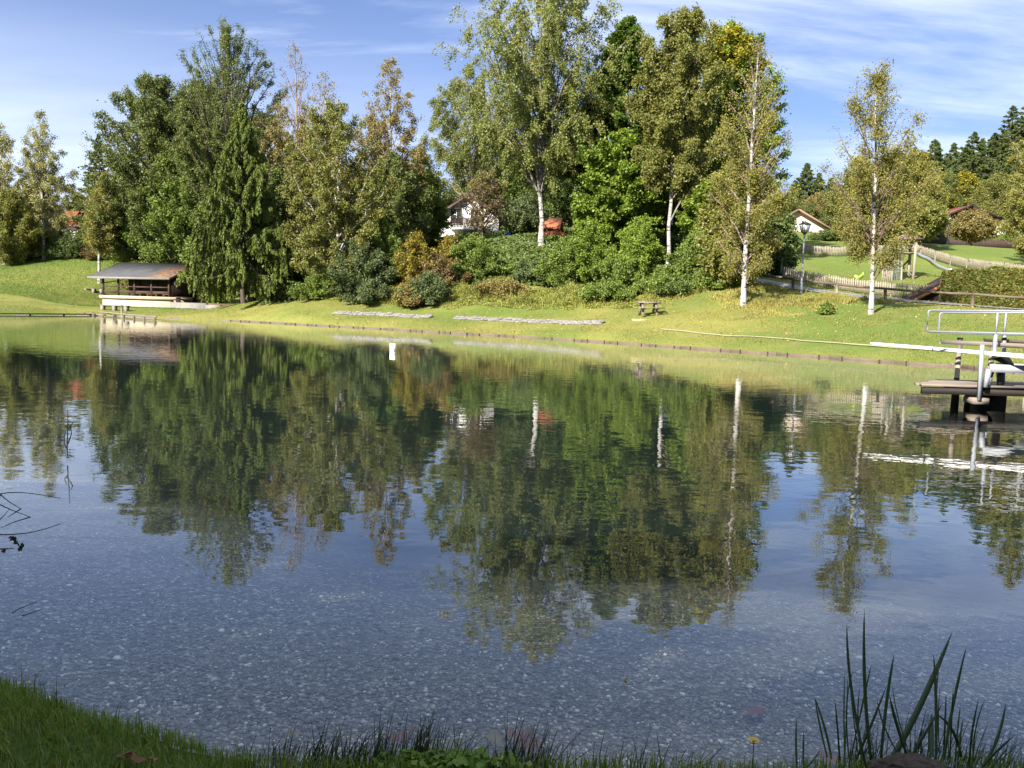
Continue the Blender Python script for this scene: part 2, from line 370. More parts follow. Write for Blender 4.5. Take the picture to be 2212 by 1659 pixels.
def grow(H, R, kind, seed, lean=(0, 0), **over):
    p = dict(SP[kind]); p.update(over); g = np.random.default_rng(seed)
    K = 12; t = np.linspace(0, 1, K)
    wob = np.cumsum(g.normal(0, 1, (K, 2)), 0); wob -= t[:, None]*wob[-1]; wob *= p['wob']*H*.12
    P = np.stack([lean[0]*H*t**1.3 + wob[:, 0], lean[1]*H*t**1.3 + wob[:, 1], t*H*.985], -1)
    tr = p['tr']*H; rad = tr*(1-t)**.8*.92 + .012; rad[0] *= 1.25
    P[0, 2] = -.3
    def trunk(h): return np.stack([np.interp(h, P[:, 2], P[:, i]) for i in range(3)], -1)
    n = p['n']; ti = np.sort((np.arange(n) + g.uniform(0, 1, n)) / n); ti = ti**.9
    pr = np.array(PROF[p['prof']]) if isinstance(p['prof'], str) else np.array(p['prof'])
    L = 1.15*R*np.interp(ti, pr[:, 0], pr[:, 1])*g.uniform(p.get('lv0', .62), 1.1, n)
    az = np.arange(n)*2.39996 + g.uniform(-.5, .5, n)
    if 'sides' in p:       # some limbs reach further to one side
        L = L*(1 + p['sides'][0]*np.cos(az) + p['sides'][1]*np.sin(az))
    el = np.radians(p['el'][0] + (p['el'][1]-p['el'][0])*ti + g.normal(0, 7, n))
    ht = (p['cb'] + (1-p['cb'])*ti)*H
    hs = np.clip(ht - L*np.tan(el), p['cb']*.5*H, .97*H)
    S = trunk(hs); tip = trunk(np.minimum(ht, .98*H)) + np.stack([L*np.cos(az), L*np.sin(az), 0*L], -1); tip[:, 2] = ht
    C = .5*(S+tip); C[:, 2] += p['curve']*L*2
    LL = np.linalg.norm(tip-S, axis=1)
    u = np.linspace(0, 1, 7)[None, :, None]
    bez = lambda u: (1-u)**2*S[:, None] + 2*u*(1-u)*C[:, None] + u*u*tip[:, None]
    limb = bez(u); limb[:, 1:-1] += g.normal(0, .018, (n, 5, 3))*LL[:, None, None]
    lr = np.minimum(np.interp(hs, P[:, 2], rad)*.55, .015*LL + .007)
    lrad = lr[:, None]*(1-np.linspace(0, 1, 7)**1.2*.85)[None]
    # secondary branches
    m = p['m']; us = (np.arange(m)[None] + g.uniform(0, 1, (n, m)))/m*.84 + .2; us = np.minimum(us, 1.0)
    ui = us[..., None]
    B = (1-ui)**2*S[:, None] + 2*ui*(1-ui)*C[:, None] + ui*ui*tip[:, None]
    T = nrm(2*(1-ui)*(C-S)[:, None] + 2*ui*(tip-C)[:, None])
    D = nrm(T*.7 + g.normal(0, .55, (n, m, 3)))
    if p.get('needle'): D[..., 2] *= .35
    if kind == 'maple': D[..., 2] = D[..., 2]*.6-.12
    D[..., 2] -= p['hang']; D = nrm(D)
    sl = (p['sl']*R*.5 + p['sl']*L*.6)[:, None]*g.uniform(.45, 1.1, (n, m))*(1.15-.5*us)
    if p.get('needle'): sl = p['sl']*(L[:, None]*.75+.35)*g.uniform(.5, 1.1, (n, m))
    B, D, sl = B.reshape(-1, 3), D.reshape(-1, 3), sl.ravel()
    tt = np.repeat(ti, m)
    sag = np.array([0, 0, -.22*max(0, p['hang'])])
    q = np.linspace(0, 1, 4)[None, :, None]
    tw = B[:, None] + D[:, None]*sl[:, None, None]*q + sag*sl[:, None, None]*q*q
    tr2 = np.full((len(B), 4), p['twig'])*np.array([1.2, 1, .75, .4])
    # leaves
    clump = np.repeat(g.uniform(.25, 1.5, n)**p.get('airy', 1), m)*g.uniform(.25, 1.3, n*m)**1.5
    dens = sl*clump*(1 - p['bare']*sstep(p['bt']-.15, min(1, p['bt']+.2), tt))
    if 'thin' in p: dens = dens*(1-p['thin']*(1-sstep(0, .35, tt)))
    dens = np.maximum(dens, 1e-4)
    p['leaves'] = int(p['leaves']*2.4); p['l'] *= .76; p['w'] *= .76
    idx = g.choice(len(B), p['leaves'], p=dens/dens.sum()); v = g.uniform(.08, 1.08, p['leaves'])[:, None]
    c = B[idx] + D[idx]*sl[idx, None]*v + sag*sl[idx, None]*v*v
    sg = np.array([p['sig'], p['sig'], p.get('sigz', p['sig'])])*.75
    c = c + g.normal(0, 1, c.shape)*sg
    c[:, 2] = np.maximum(c[:, 2], .05)
    s = g.uniform(.7, 1.25, len(c))[:, None]
    if p.get('needle'):
        a = nrm(D[idx] + g.normal(0, .42, c.shape)); b = nrm(np.cross(a, g.normal(0, 1, c.shape)))
    else:
        nn = nrm(g.normal(0, .8, c.shape) + np.array([0, 0, p['up']]))
        a = nrm(np.cross(nn, g.normal(0, 1, c.shape)))
        if p['hang'] > .5: a = nrm(a - np.array([0, 0, .6]))
        b = nrm(np.cross(nn, a))
    return dict(P=P, rad=rad, limb=limb, lrad=lrad, tw=tw, tr=tr2, lv=quads(c, a*p['l']*s, b*p['w']*s))

def plant(name, label, cat, base, H, R, kind, leaf, bark, seed, group=None, twigs=True, rotz=0.0, bmat=None, **kw):
    G = grow(H, R, kind, seed, **kw)
    root = thing(name, label, cat, base, rotz, group)
    b = MB(); b.tube(G['P'], G['rad'], 9); nt_ = sum(len(q) for q in b.f)
    v, f = tubes(G['limb'], G['lrad'], 5); b.add(v, [f]); nl_ = len(f)
    if twigs: b.add(*(lambda r: (r[0], [r[1]]))(tubes(G['tw'], G['tr'], 3)))
    o = b.build('trunk' if kind != 'shrub' else 'stem', M[bark], root, smooth=True)
    o.data.materials.append(M[bmat or bark])
    mi = np.ones(len(o.data.polygons), np.int32); mi[:nt_] = 0
    o.data.polygons.foreach_set('material_index', mi)
    c = MB(); c.add(G['lv'][0], [G['lv'][1]]); c.build('crown' if kind != 'shrub' else 'foliage', M[leaf], root)
    return root

def mat_birchbark():
    t = NT('birch_bark'); v = t.coord('Object', (1.3, 1.3, 3.6)); f = t.noise(v, 1.7, 4, .65); g = t.noise(t.coord('Object', (2.2, 2.2, 1.2)), .9, 4, .7)
    c = t.ramp(f, [(.38,(.03,.028,.025)),(.47,(.34,.32,.285)),(.8,(.50,.48,.435))])
    c = t.mix(t.ramp(g, [(.55,(0,0,0)),(.68,(.8,.8,.8))]), c, (.09,.08,.065))
    return t.princ(c, .75, .2, 0, t.bump(f, .4, .03))
M['birchbark'] = mat_birchbark()
M['bark'] = mat_simple('tree_bark', (.10,.08,.06), .5, 7, .9, .1, 0, .8, (1,1,.25))
M['barkpale'] = mat_simple('pale_bark', (.26,.23,.19), .5, 5, .9, .1, 0, .6, (1,1,.3))
M['twig'] = mat_simple('twig_bark', (.16,.11,.085), .3, 4, .9, .1)
M['twigpurple'] = mat_simple('purple_twig_bark', (.26,.19,.18), .3, 4, .9, .1)
LEAF = {
 'birchlight': [(.20,.20,.05),(.255,.23,.058),(.16,.175,.045),(.30,.235,.06)],
 'birchgold': [(0.187,0.192,0.041),(0.250,0.234,0.054),(0.150,0.168,0.041),(0.337,0.258,0.060)],
 'birchpale': [(.30,.29,.11),(.37,.34,.14),(.24,.25,.09)],
 'birchgreen': [(.155,.19,.045),(.21,.235,.062),(.26,.26,.075),(.12,.16,.038)],
 'birchrust': [(0.250,0.186,0.066),(0.206,0.186,0.054),(0.300,0.216,0.090),(0.162,0.162,0.046)],
 'olive': [(0.144,0.168,0.036),(0.200,0.204,0.048),(0.168,0.180,0.042),(0.250,0.216,0.060)],
 'maple': [(0.127,0.196,0.024),(0.186,0.263,0.032),(0.243,0.310,0.049),(0.099,0.155,0.022)],
 'mapledark': [(0.078,0.140,0.022),(0.121,0.188,0.031),(0.157,0.215,0.040)],
 'mapleyellow': [(.36,.29,.03),(.21,.25,.035),(.42,.30,.03),(.15,.21,.03)],
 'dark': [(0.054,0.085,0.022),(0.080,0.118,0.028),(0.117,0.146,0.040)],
 'ash': [(0.098,0.134,0.036),(0.135,0.168,0.046),(0.184,0.193,0.060)],
 'spruce': [(0.059,0.088,0.027),(0.084,0.116,0.034),(0.131,0.151,0.043)],
 'curtain': [(.085,.125,.02),(.13,.17,.027),(.165,.19,.037),(.06,.095,.02)],
 'shrub': [(.11,.165,.028),(.155,.215,.04),(.215,.265,.06)],
 'shrubgrey': [(0.102,0.138,0.054),(0.144,0.176,0.072),(0.084,0.120,0.041)],
 'shrubgold': [(.40,.25,.02),(.27,.22,.035),(.17,.19,.035),(.22,.13,.035)],
 'shrubbrown': [(0.177,0.112,0.054),(0.223,0.155,0.063),(0.130,0.120,0.036)],
 'herb': [(0.213,0.199,0.055),(0.297,0.241,0.079),(0.267,0.171,0.069),(0.160,0.175,0.040)],
 'hedge': [(0.070,0.107,0.020),(0.112,0.146,0.027),(0.167,0.176,0.038),(0.242,0.146,0.036)],
 'redshrub': [(0.223,0.052,0.032),(0.298,0.086,0.045),(0.149,0.069,0.036)],
}
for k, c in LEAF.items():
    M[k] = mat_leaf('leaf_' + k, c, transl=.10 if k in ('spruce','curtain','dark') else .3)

def tree(name, label, cat, px, d, ytop, hw, kind, leaf, bark, seed, group=None, xtop=None, **kw):
    """a plant standing at photo column px, distance d, as high as photo row ytop, half width hw (photo px)"""
    b = on(px, d); H = at(px, ytop, d)[2] - b[2]; R = hw/F*d
    if xtop is not None: kw['lean'] = ((at(xtop, ytop, d)[0] - b[0])/H, 0)
    return plant(name, label, cat, b, H, R, kind, leaf, bark, seed, group, **kw)
# ------------------------------------------------------------------ the trees, from left to right (columns and rows of the photograph)
T = tree
# far left, beyond the grass slope
T('birch_tree','pale yellow birch cut off by the left edge of the photo','tree',8,88,262,66,'birch','birchpale','birchbark',11,leaves=13000,airy=1.5,bmat='barkpale')
T('birch_tree','tall pale gold birch, feathery top, on the far left slope','tree',94,88,238,60,'birch','birchpale','birchbark',12,leaves=15000,bare=.6,airy=1.4,bmat='barkpale')
T('broad_tree','low dark olive tree under the two pale birches at far left','tree',86,92,395,42,'broad','olive','bark',13,leaves=20000)
T('broad_tree','bronze leaved tree at the left edge below the pale birch','tree',22,86,415,55,'broad','olive','bark',14,leaves=18000)
T('spruce_tree','dark spruce with pointed tip left of the big green tree','tree',218,98,288,58,'spruce','spruce','bark',15,leaves=22000)
T('spruce_tree','shorter dark spruce squeezed against the big green tree','tree',256,96,335,42,'spruce','spruce','bark',16,leaves=16000)
T('birch_tree','slim young birch with tawny leaves and bare white stem on the left slope','tree',214,79,372,32,'birch','birchgold','birchbark',17,leaves=7000,tr=.014,cb=.32,xtop=224)
T('broad_tree','dark green broad crowned tree above the left end of the hut roof','tree',345,84,166,122,'broad','ash','bark',18,leaves=74000,n=150,prof='egg',lv0=.88)
T('broad_tree','mid green bushy tree directly behind the hut roof','tree',400,80,320,98,'broad','shrub','bark',19,leaves=36000,cb=.02)
T('broad_tree','low spreading green tree at the left end of the hut','tree',292,84,430,56,'broad','shrub','bark',20,leaves=22000,cb=.02)
T('ash_tree','tallest tree left of centre with feathery willow like top','tree',497,80,50,104,'feather','ash','bark',21,leaves=74000,bare=.45,cb=.2,n=120,lv0=.82)
T('broad_tree','grey green tree between the dark broad tree and the tallest feathery one','tree',430,86,178,84,'broad','ash','bark',22,leaves=46000,prof='egg',n=110,lv0=.85)
T('spruce_tree','big spruce with hanging curtain branchlets beside the hut','tree',524,64,218,104,'curtain','curtain','bark',23,leaves=120000,cb=.07,n=185,lv0=.82)
T('birch_tree','brown topped birch with bare purple twigs behind the big spruce','tree',636,78,92,90,'birch','birchrust','barkpale',24,leaves=30000,bare=.97,bt=.58,n=60,bmat='twigpurple')
T('birch_tree','bare topped birch with forked pale stem right of the big spruce','tree',700,72,150,92,'birch','birchrust','birchbark',25,leaves=30000,bare=.95,bt=.62,n=60,bmat='twigpurple')
T('birch_tree','gold olive birch standing in front of the bare topped ones','tree',730,62,215,108,'birch','olive','birchbark',26,leaves=46000,prof='egg',bare=.3,cb=.08,n=64,xtop=722)
T('broad_tree','dark tree in the shade between the big spruce and the gold olive birch','tree',640,72,330,75,'broad','dark','bark',27,leaves=26000)
T('birch_tree','thin rusty birch alone against the sky left of the white house','tree',848,74,122,86,'birch','birchrust','birchbark',28,leaves=15000,bare=.55,bmat='twigpurple',xtop=842)
T('broad_tree','shady green tree under the thin rusty birch','tree',842,72,335,82,'broad','ash','bark',29,leaves=28000,cb=.03)
T('broad_tree','olive tree rising from the shrubs left of the white house','tree',770,70,400,60,'broad','olive','bark',30,leaves=22000,cb=.03)
T('broad_tree','green tree close to the left gable of the white house','tree',915,78,372,48,'broad','shrub','bark',31,leaves=22000,cb=.05)
T('birch_tree','left birch of the two light green weeping ones, open crown','tree',1015,96,140,88,'weep','birchgreen','birchbark',32,bmat='barkpale',leaves=26000,cb=.3,n=44)
T('birch_tree','tallest light green weeping birch reaching the top of the photo','tree',1166,68,-80,182,'weep','birchgreen','birchbark',33,bmat='barkpale',xtop=1178,leaves=56000,cb=.34,sides=(-.1,0),n=80,prof='wide')
T('broad_tree','dark tree behind the white trunk of the tallest weeping birch','tree',1232,93,250,80,'broad','dark','bark',34,leaves=28000)
T('broad_tree','dark wood edge tree behind the white house roof','tree',1060,108,300,110,'broad','dark','bark',35,leaves=26000)
T('broad_tree','deep green tree filling the gap above the white house','tree',1130,100,335,85,'broad','mapledark','bark',36,leaves=24000)
T('apple_tree','bare twiggy brown fruit tree in front of the white house','tree',1042,78,372,52,'broad','shrubbrown','bark',37,leaves=1100,cb=.2,m=16,twig=.013)
T('apple_tree','small gnarled garden tree right of the white house','tree',1128,79,425,48,'broad','shrubgrey','bark',38,leaves=7000,cb=.25)
T('maple_tree','green maple with a narrow pointed top right of the tallest birch','tree',1338,68,46,122,'maple','mapledark','bark',39,leaves=70000,n=92)
T('maple_tree','bright green maple with layered lower branches above the bank','tree',1335,63,285,92,'maple','maple','bark',40,leaves=56000,n=72,prof='egg',cb=.06)
T('birch_tree','olive birch with drooping top and white trunk between the maples','tree',1446,60,8,84,'weep','olive','birchbark',41,tr=.0085,bmat='barkpale',xtop=1484,leaves=52000,cb=.34,prof='wide')
T('maple_tree','maple with yellow turning top right of the olive birch','tree',1548,66,58,108,'broad','maple','bark',42,leaves=66000,n=92,prof='wide')
T('maple_tree','young maple shoots turning yellow at the top of the taller maple','tree',1552,64.5,60,66,'maple','mapleyellow','bark',43,leaves=11000,cb=.74,n=34,prof='oval')
T('broad_tree','dark green tree deep in the gap between the maples','tree',1440,76,180,110,'broad','dark','bark',44,leaves=36000)
T('maple_tree','low bright maple bush around the white birch trunk','tree',1528,57,392,56,'maple','maple','bark',45,leaves=22000,prof='egg',cb=.06)
T('birch_tree','slender rusty birch with purple bare top at the shoulder of the wood','tree',1606,45,78,92,'birch','birchgold','birchbark',46,xtop=1640,leaves=15000,airy=1.5,prof='loose',l=.064,w=.044,bare=.9,bt=.66,n=62,cb=.16,bmat='twigpurple',thin=.35,tr=.0105)
T('broad_tree','dark green rounded tree behind the slender rusty birch','tree',1648,57,440,58,'broad','dark','bark',47,leaves=30000,cb=.02,prof='bush')
T('broad_tree','olive gold young tree tangled with the slender rusty birch','tree',1580,50,345,66,'broad','olive','bark',48,leaves=16000,cb=.08)
# right: playground side
T('birch_tree','lone airy golden birch on the lawn in front of the play tower','tree',1881,40,136,112,'birch','birchlight','birchbark',49,bmat='twig',xtop=1893,leaves=13500,bare=.15,cb=.24,n=48,l=.056,w=.039,airy=1.4,prof=[(0,.4),(.15,.6),(.3,.85),(.48,1),(.62,.7),(.72,.85),(.85,.45),(1,.1)],sides=(.06,0))
T('broad_tree','olive gold tree spreading behind the play tower','tree',1925,82,335,98,'broad','birchgold','bark',50,leaves=44000,cb=.03)
T('broad_tree','olive tree right of the gabled pink house','tree',1846,92,345,46,'broad','olive','bark',51,leaves=26000,cb=.03)
T('broad_tree','gold tinged tree left of the dark chalet','tree',1978,90,330,42,'broad','birchgold','bark',52,leaves=30000,cb=.05)
T('broad_tree','light green tree at the foot of the far spruces','tree',2030,126,372,60,'broad','ash','bark',53,leaves=20000)
T('maple_tree','yellow orange tree glowing in front of the dark spruces','tree',2076,125,372,42,'maple','mapleyellow','bark',54,leaves=16000,cb=.05,prof='egg')
T('broad_tree','olive tree behind the roof of the dark chalet','tree',2150,120,380,60,'broad','olive','bark',55,leaves=20000,cb=.03)
T('birch_tree','gold birch cut off by the right edge of the photo','tree',2240,66,150,80,'birch','birchgold','birchbark',56,leaves=15000,cb=.1,airy=1.5)
T('broad_tree','small dark tree beside the roof of the play tower','tree',1990,76,432,40,'broad','olive','bark',57,leaves=11000,cb=.35)
T('round_tree','small round topped tree with reddish crown by the second lamp','tree',2098,88,458,40,'broad','birchrust','bark',58,leaves=14000,cb=.3,prof='bush',tr=.028)
for k in range(1):
    g_ = 'spruces of the far wood on the right'
    for i, (px, d, yt, hw, lb) in enumerate([
        (1736,140,352,24,'tallest of the small far spruces beyond the pink house'),
        (1763,142,374,18,'small far spruce just right of the tallest one beyond the pink house'),
        (1712,146,390,20,'far spruce tip left of the small ones beyond the pink house'),
        (1790,150,384,18,'faint far spruce tip above the olive tree by the pink house'),
        (2006,138,300,38,'leftmost dark spruce of the wood on the right hill'),
        (2048,142,308,32,'dark spruce with the low tip in the wood on the right hill'),
        (2090,134,284,46,'broad dark spruce in the middle of the wood on the right hill'),
        (2128,140,296,44,'dark spruce right of the broad middle one on the right hill'),
        (2168,138,226,46,'tall dark spruce in the right part of the wood'),
        (2204,136,206,48,'tallest dark spruce at the right edge of the wood'),
        (2246,134,190,48,'dark spruce cut off by the right edge of the photo'),
        (1965,146,318,34,'dark spruce half hidden by the lone golden birch'),
        (2066,128,330,36,'front row dark spruce above the yellow orange tree'),
        (2182,126,310,44,'front row dark spruce above the dark chalet')]):
        T('spruce_tree', lb, 'tree', px, d, yt, hw*2.1, 'spruce', 'spruce', 'bark', 100+i, g_, leaves=22000, n=110, l=.34, w=.09, twigs=False)
    for i in range(16):
        px = 1960+i*19+random.uniform(-5,5); yt = np.interp(px, [1960,2060,2120,2212,2260], [345,322,305,245,225])+random.uniform(-14,14)
        T('spruce_tree', 'dark spruce in the back rows of the wood on the right hill', 'tree', px, 149+random.uniform(-3,6), yt, 66, 'spruce', 'spruce', 'bark', 150+i, 'back row spruces of the right wood', leaves=12000, n=90, l=.36, w=.1, twigs=False)
    for i, (px, d, yt, hw, lf, lb) in enumerate([
        (60,118,425,70,'dark','dark distant tree behind the two pale birches'),
        (168,126,418,55,'olive','distant olive tree above the red roof'),
        (198,112,455,16,'dark','dark bush tree right of the red roof'),
        (560,104,240,110,'dark','dark backdrop tree behind the big spruce'),
        (690,104,330,100,'dark','dark backdrop tree behind the bare topped birches'),
        (800,100,385,90,'ash','green backdrop tree behind the thin rusty birch'),
        (903,98,318,62,'ash','green backdrop tree in the gap left of the weeping birches'),
        (940,112,395,100,'dark','dark backdrop tree left behind the white house'),
        (1260,104,330,95,'dark','dark backdrop tree right of the tallest birch'),
        (1390,104,230,110,'mapledark','green backdrop tree behind the pointed maple'),
        (1540,100,300,100,'dark','dark backdrop tree behind the yellow topped maple'),
        (1680,124,420,60,'ash','distant green tree left of the pink house'),
        (1850,120,385,80,'ash','distant green tree behind the lone golden birch'),
        (1770,128,420,60,'birchrust','brownish tree behind the pink house roof'),
        (2228,104,420,36,'birchgold','gold green tree at the right edge beside the dark chalet')]):
        T('broad_tree', lb, 'tree', px, d, yt, hw, 'broad', lf, 'bark', 200+i, leaves=22000, cb=.02, twigs=False)

# ------------------------------------------------------------------ shrubs along the foot of the wood
S_ = lambda lb, px, d, yt, hw, lf, seed, **k: T('shrub', lb, 'shrub', px, d, yt, hw, 'shrub', lf, 'bark', seed, 'shrubs along the foot of the wood', **k)
for i, (px, d, yt, hw, lf, n, lb) in enumerate([
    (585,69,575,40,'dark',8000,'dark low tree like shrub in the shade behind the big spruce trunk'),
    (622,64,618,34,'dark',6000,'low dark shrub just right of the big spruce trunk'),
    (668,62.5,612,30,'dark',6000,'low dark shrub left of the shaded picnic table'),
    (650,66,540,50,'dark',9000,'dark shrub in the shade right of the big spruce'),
    (692,61,596,46,'shrub',8000,'low green shrub above the shaded picnic table'),
    (778,60,520,62,'shrubgrey',16000,'tall grey green shrub right of the shaded picnic table'),
    (742,61,570,40,'shrub',9000,'green shrub at the foot of the gold olive birch'),
    (830,62,478,52,'shrub',12000,'light green shrub between two grey green ones'),
    (720,66,500,60,'olive',11000,'olive undergrowth shrub below the gold olive birch'),
    (880,63,545,50,'shrub',10000,'fresh green shrub left of the yellow orange one'),
    (896,60,500,36,'shrubgold',5000,'yellow orange autumn shrub in the middle of the bank'),
    (972,64,508,34,'shrubgold',3500,'small yellow flame shrub below the white house'),
    (945,60,552,52,'shrubbrown',10000,'brown leaved shrub right of the yellow orange one'),
    (925,57,590,44,'shrubgrey',9000,'grey green shrub low on the bank below the brown one'),
    (890,57,610,36,'herb',6000,'tawny shrub low on the bank below the yellow orange one'),
    (1028,62,512,58,'shrub',18000,'dense rounded green shrub below the white house'),
    (1112,62,585,46,'shrub',14000,'green shrub below the small gnarled garden tree'),
    (1170,60,566,50,'shrubgrey',12000,'grey green shrub at the foot of the tallest birch'),
    (1218,58,512,42,'shrub',11000,'green shrub right of the tallest birch foot'),
    (1082,57,610,52,'herb',9000,'straw coloured shrub with faded flower heads on the bank'),
    (1272,58,478,50,'maple',13000,'bright maple sapling low on the bank'),
    (1345,56,555,56,'shrub',13000,'green shrub under the layered maple'),
    (1378,56,470,46,'maple',12000,'bright maple sapling left of the white birch trunk'),
    (1442,53,590,44,'shrub',9000,'green shrub in front of the white birch trunk'),
    (1508,53,505,54,'shrub',15000,'broad green shrub right of the white birch trunk'),
    (1545,51,580,46,'shrub',9000,'green shrub at the right end of the wood by the path'),
    (1470,52,610,48,'dark',8000,'dark shrub just behind the picnic table'),
(1310,54,612,50,'shrub',7000,'tawny shrub low in front of the layered maple'),
    (800,59,615,50,'shrubgrey',8000,'brownish green shrub beside the shaded picnic table')]):
    S_(lb, px, d, yt, hw*1.1, lf, 300+i, leaves=int(n*1.15))
for i, (px, d, yt, hw, lf, n, nm, lb) in enumerate([
    (150,88,500,48,'dark',8000,'shrub','dark bush on the slope under the red roof'),
    (205,87,520,20,'shrubbrown',3000,'shrub','small brown bush on the slope beside the slim young birch'),
    (40,90,530,40,'dark',6000,'shrub','dark bush at the left edge under the bronze leaved tree'),
    (290,80,565,26,'birchgold',4000,'shrub','yellowish bush at the left end of the hut roof'),
    (470,72,630,18,'shrub',2500,'shrub','small leafy bush between the hut and the big spruce'),
    (1788,86,500,34,'dark',5000,'shrub','dark green bush by the wall of the pink house'),
    (2030,100,480,30,'dark',4000,'shrub','dark bush left of the second lamp'),
    (2185,99,500,36,'shrub',6000,'shrub','light green bush right of the dark chalet'),
    (2135,99,512,26,'hedge',3500,'shrub','low dark bush by the chalet behind the round topped tree'),
    (1196,72,505,26,'redshrub',3000,'shrub','dark red bush right of the white birch trunk'),
    (1786,41.5,660,14,'shrub',700,'shrub','tiny leafy sprig in the long grass left of the lone birch'),
    (1112,80,500,16,'hedge',2500,'shrub','clipped dark bush at the corner of the white house')]):
    T(nm, lb, 'shrub', px, d, yt, hw*1.1, 'shrub', lf, 'bark', 400+i, leaves=n)
# trees of the near bank, behind and left of the viewpoint: they shade the foreground
p0 = plant('bank_tree', 'leafy tree on the near bank behind the viewpoint', 'tree', (-7.0,-8.5,.3), 15.5, 5.0, 'broad', 'ash', 'bark', 500, 'trees behind the viewpoint', leaves=9000, l=.19, w=.145)
for (x, y, r, s) in [(-13.5,-8,1.3,1.0),(-1.8,-9.5,2.1,1.0),(-10,-14,.4,1.2),(3.2,-8.5,3.3,.95),(-17.5,-10,5,1.05),(-3.8,-15,4.2,1.25),(2.4,-16,2.7,1.2)]:
    copy_tree(p0, (x, y, .3), r, s)
# ------------------------------------------------------------------ built things
def hitg(px, py, d0=20, d1=160):
    ds = np.arange(d0, d1, .25); P = np.array([at(px, py, d) for d in ds]); z = height(P[:, :2])
    k = int(np.argmax(P[:, 2] < z))
    return np.array([P[k, 0], P[k, 1], z[k]])
def px2m(p, d): return p/F*d
M['darkwood'] = mat_wood('dark_stained_timber', (.030,.020,.015), .5, 4)
M['doorwood'] = mat_wood('brown_door_timber', (.03,.02,.014), .4, 4)
M['railwood'] = mat_wood('brown_rail_timber', (.075,.05,.036), .4, 4, 0)
M['greywood'] = mat_wood('weathered_grey_timber', (.23,.19,.15), .4, 3, 0)
M['greywoodz'] = mat_wood('weathered_grey_upright_timber', (.32,.27,.21), .4, 3, 2)
M['picket'] = mat_wood('grey_picket_timber', (.31,.265,.20), .4, 2, 2)
M['oldwood'] = mat_wood('old_brown_timber', (.15,.115,.08), .5, 3, 0)
M['blackwood'] = mat_wood('tarred_wet_timber', (.022,.018,.015), .5, 4, 0, .6)
M['redwood'] = mat_simple('red_brown_bench_timber', (.16,.075,.045), .3, 5)
M['cream'] = mat_simple('cream_plaster', (.47,.39,.275), .15, 2.5, .9, .2, 0, .15)
M['white'] = mat_simple('white_plaster', (.78,.76,.72), .08, 2, .9, .2, 0, .1)
M['pinkwall'] = mat_simple('pale_pink_plaster', (.62,.50,.42), .1, 2, .9, .2, 0, .1)
M['concrete'] = mat_simple('grey_concrete', (.22,.205,.18), .3, 2.5, .9, .2, 0, .3)
M['stone'] = mat_simple('grey_cobble_stone', (.22,.205,.185), .5, 5, .85, .2, 0, .6)
M['redtile'] = mat_simple('red_roof_tiles', (.34,.095,.05), .25, 6, .85, .2, 0, .5)
M['oranget'] = mat_simple('orange_roof_tiles', (.55,.19,.09), .25, 6, .85, .2, 0, .5)
M['browntile'] = mat_simple('brown_roof_tiles', (.10,.065,.05), .3, 6, .85, .2, 0, .5)
M['tanwood'] = mat_wood('tan_larch_boards', (.25,.165,.11), .3, 3, 0)
M['orangewood'] = mat_wood('orange_varnished_board', (.55,.25,.09), .25, 3, 0, .6)
M['galv'] = mat_simple('galvanised_steel', (.22,.23,.24), .15, 5, .5, .5, .2, .1)
M['greypaint'] = mat_simple('light_grey_painted_steel', (.28,.295,.31), .15, 4, .5, .4, 0, .1)
M['boardwhite'] = mat_simple('white_fibreglass', (.82,.82,.80), .04, 3, .35, .5, 0, .05)
M['blackrubber'] = mat_simple('black_rubber', (.02,.02,.021), .3, 8, .7, .3)
M['iron'] = mat_simple('dark_iron', (.035,.035,.037), .3, 6, .5, .5, .3)
M['lampglass'] = mat_simple('milky_lamp_glass', (.62,.63,.62), .08, 4, .25, .5)
M['glassdark'] = mat_simple('dark_window_glass', (.03,.035,.04), .3, 1.5, .1, .6)
M['whitepaint'] = mat_simple('white_paint', (.8,.8,.78), .06, 4, .5, .4)
M['lifered'] = mat_simple('red_band_paint', (.55,.06,.04), .15, 4, .5, .4)
M['black'] = mat_simple('black_plastic', (.015,.015,.016), .3, 6, .5, .4)
M['steel'] = mat_simple('polished_slide_steel', (.55,.56,.58), .1, 3, .3, .5, .8, .05)
M['shingle'] = mat_simple('brown_shingles', (.21,.15,.12), .35, 9, .9, .2, 0, .6)
M['lime'] = mat_simple('lime_green_plastic', (.45,.62,.08), .1, 4, .5, .4)
M['blue'] = mat_simple('blue_plastic', (.05,.12,.40), .1, 4, .5, .4)
M['gravelpath'] = mat_simple('pale_gravel', (.42,.37,.30), .35, 12, .95, .1, 0, .5)
M['asphalt'] = mat_simple('grey_footpath', (.24,.235,.225), .3, 10, .95, .1, 0, .4)
M['whitestrip'] = mat_simple('pale_trodden_strip', (.33,.31,.17), .3, 6, .95, .1, 0, .4)
def mat_hutroof():
    t = NT('grey_bitumen_roof'); v = t.coord('Object'); f = t.noise(v, 1.2, 5, .6); f2 = t.noise(v, 14, 4, .7)
    c = t.ramp(f, [(.3,(.055,.054,.056)),(.7,(.09,.088,.09))])
    sp = t.n('ShaderNodeSeparateXYZ'); t.l(v, sp.inputs[0])
    w = t.math('MULTIPLY', t.math('ADD', sp.outputs['X'], 2.6), .55, clamp=True)
    k = t.math('MULTIPLY', w, t.ramp(t.noise(v, 5, 5, .75), [(.44,(0,0,0)),(.56,(1,1,1))]))
    c = t.mix(k, c, t.ramp(f2, [(.3,(.22,.10,.04)),(.7,(.42,.22,.09))]))
    return t.princ(c, .85, .25, 0, t.bump(f2, .3, .02))
M['hutroof'] = mat_hutroof()

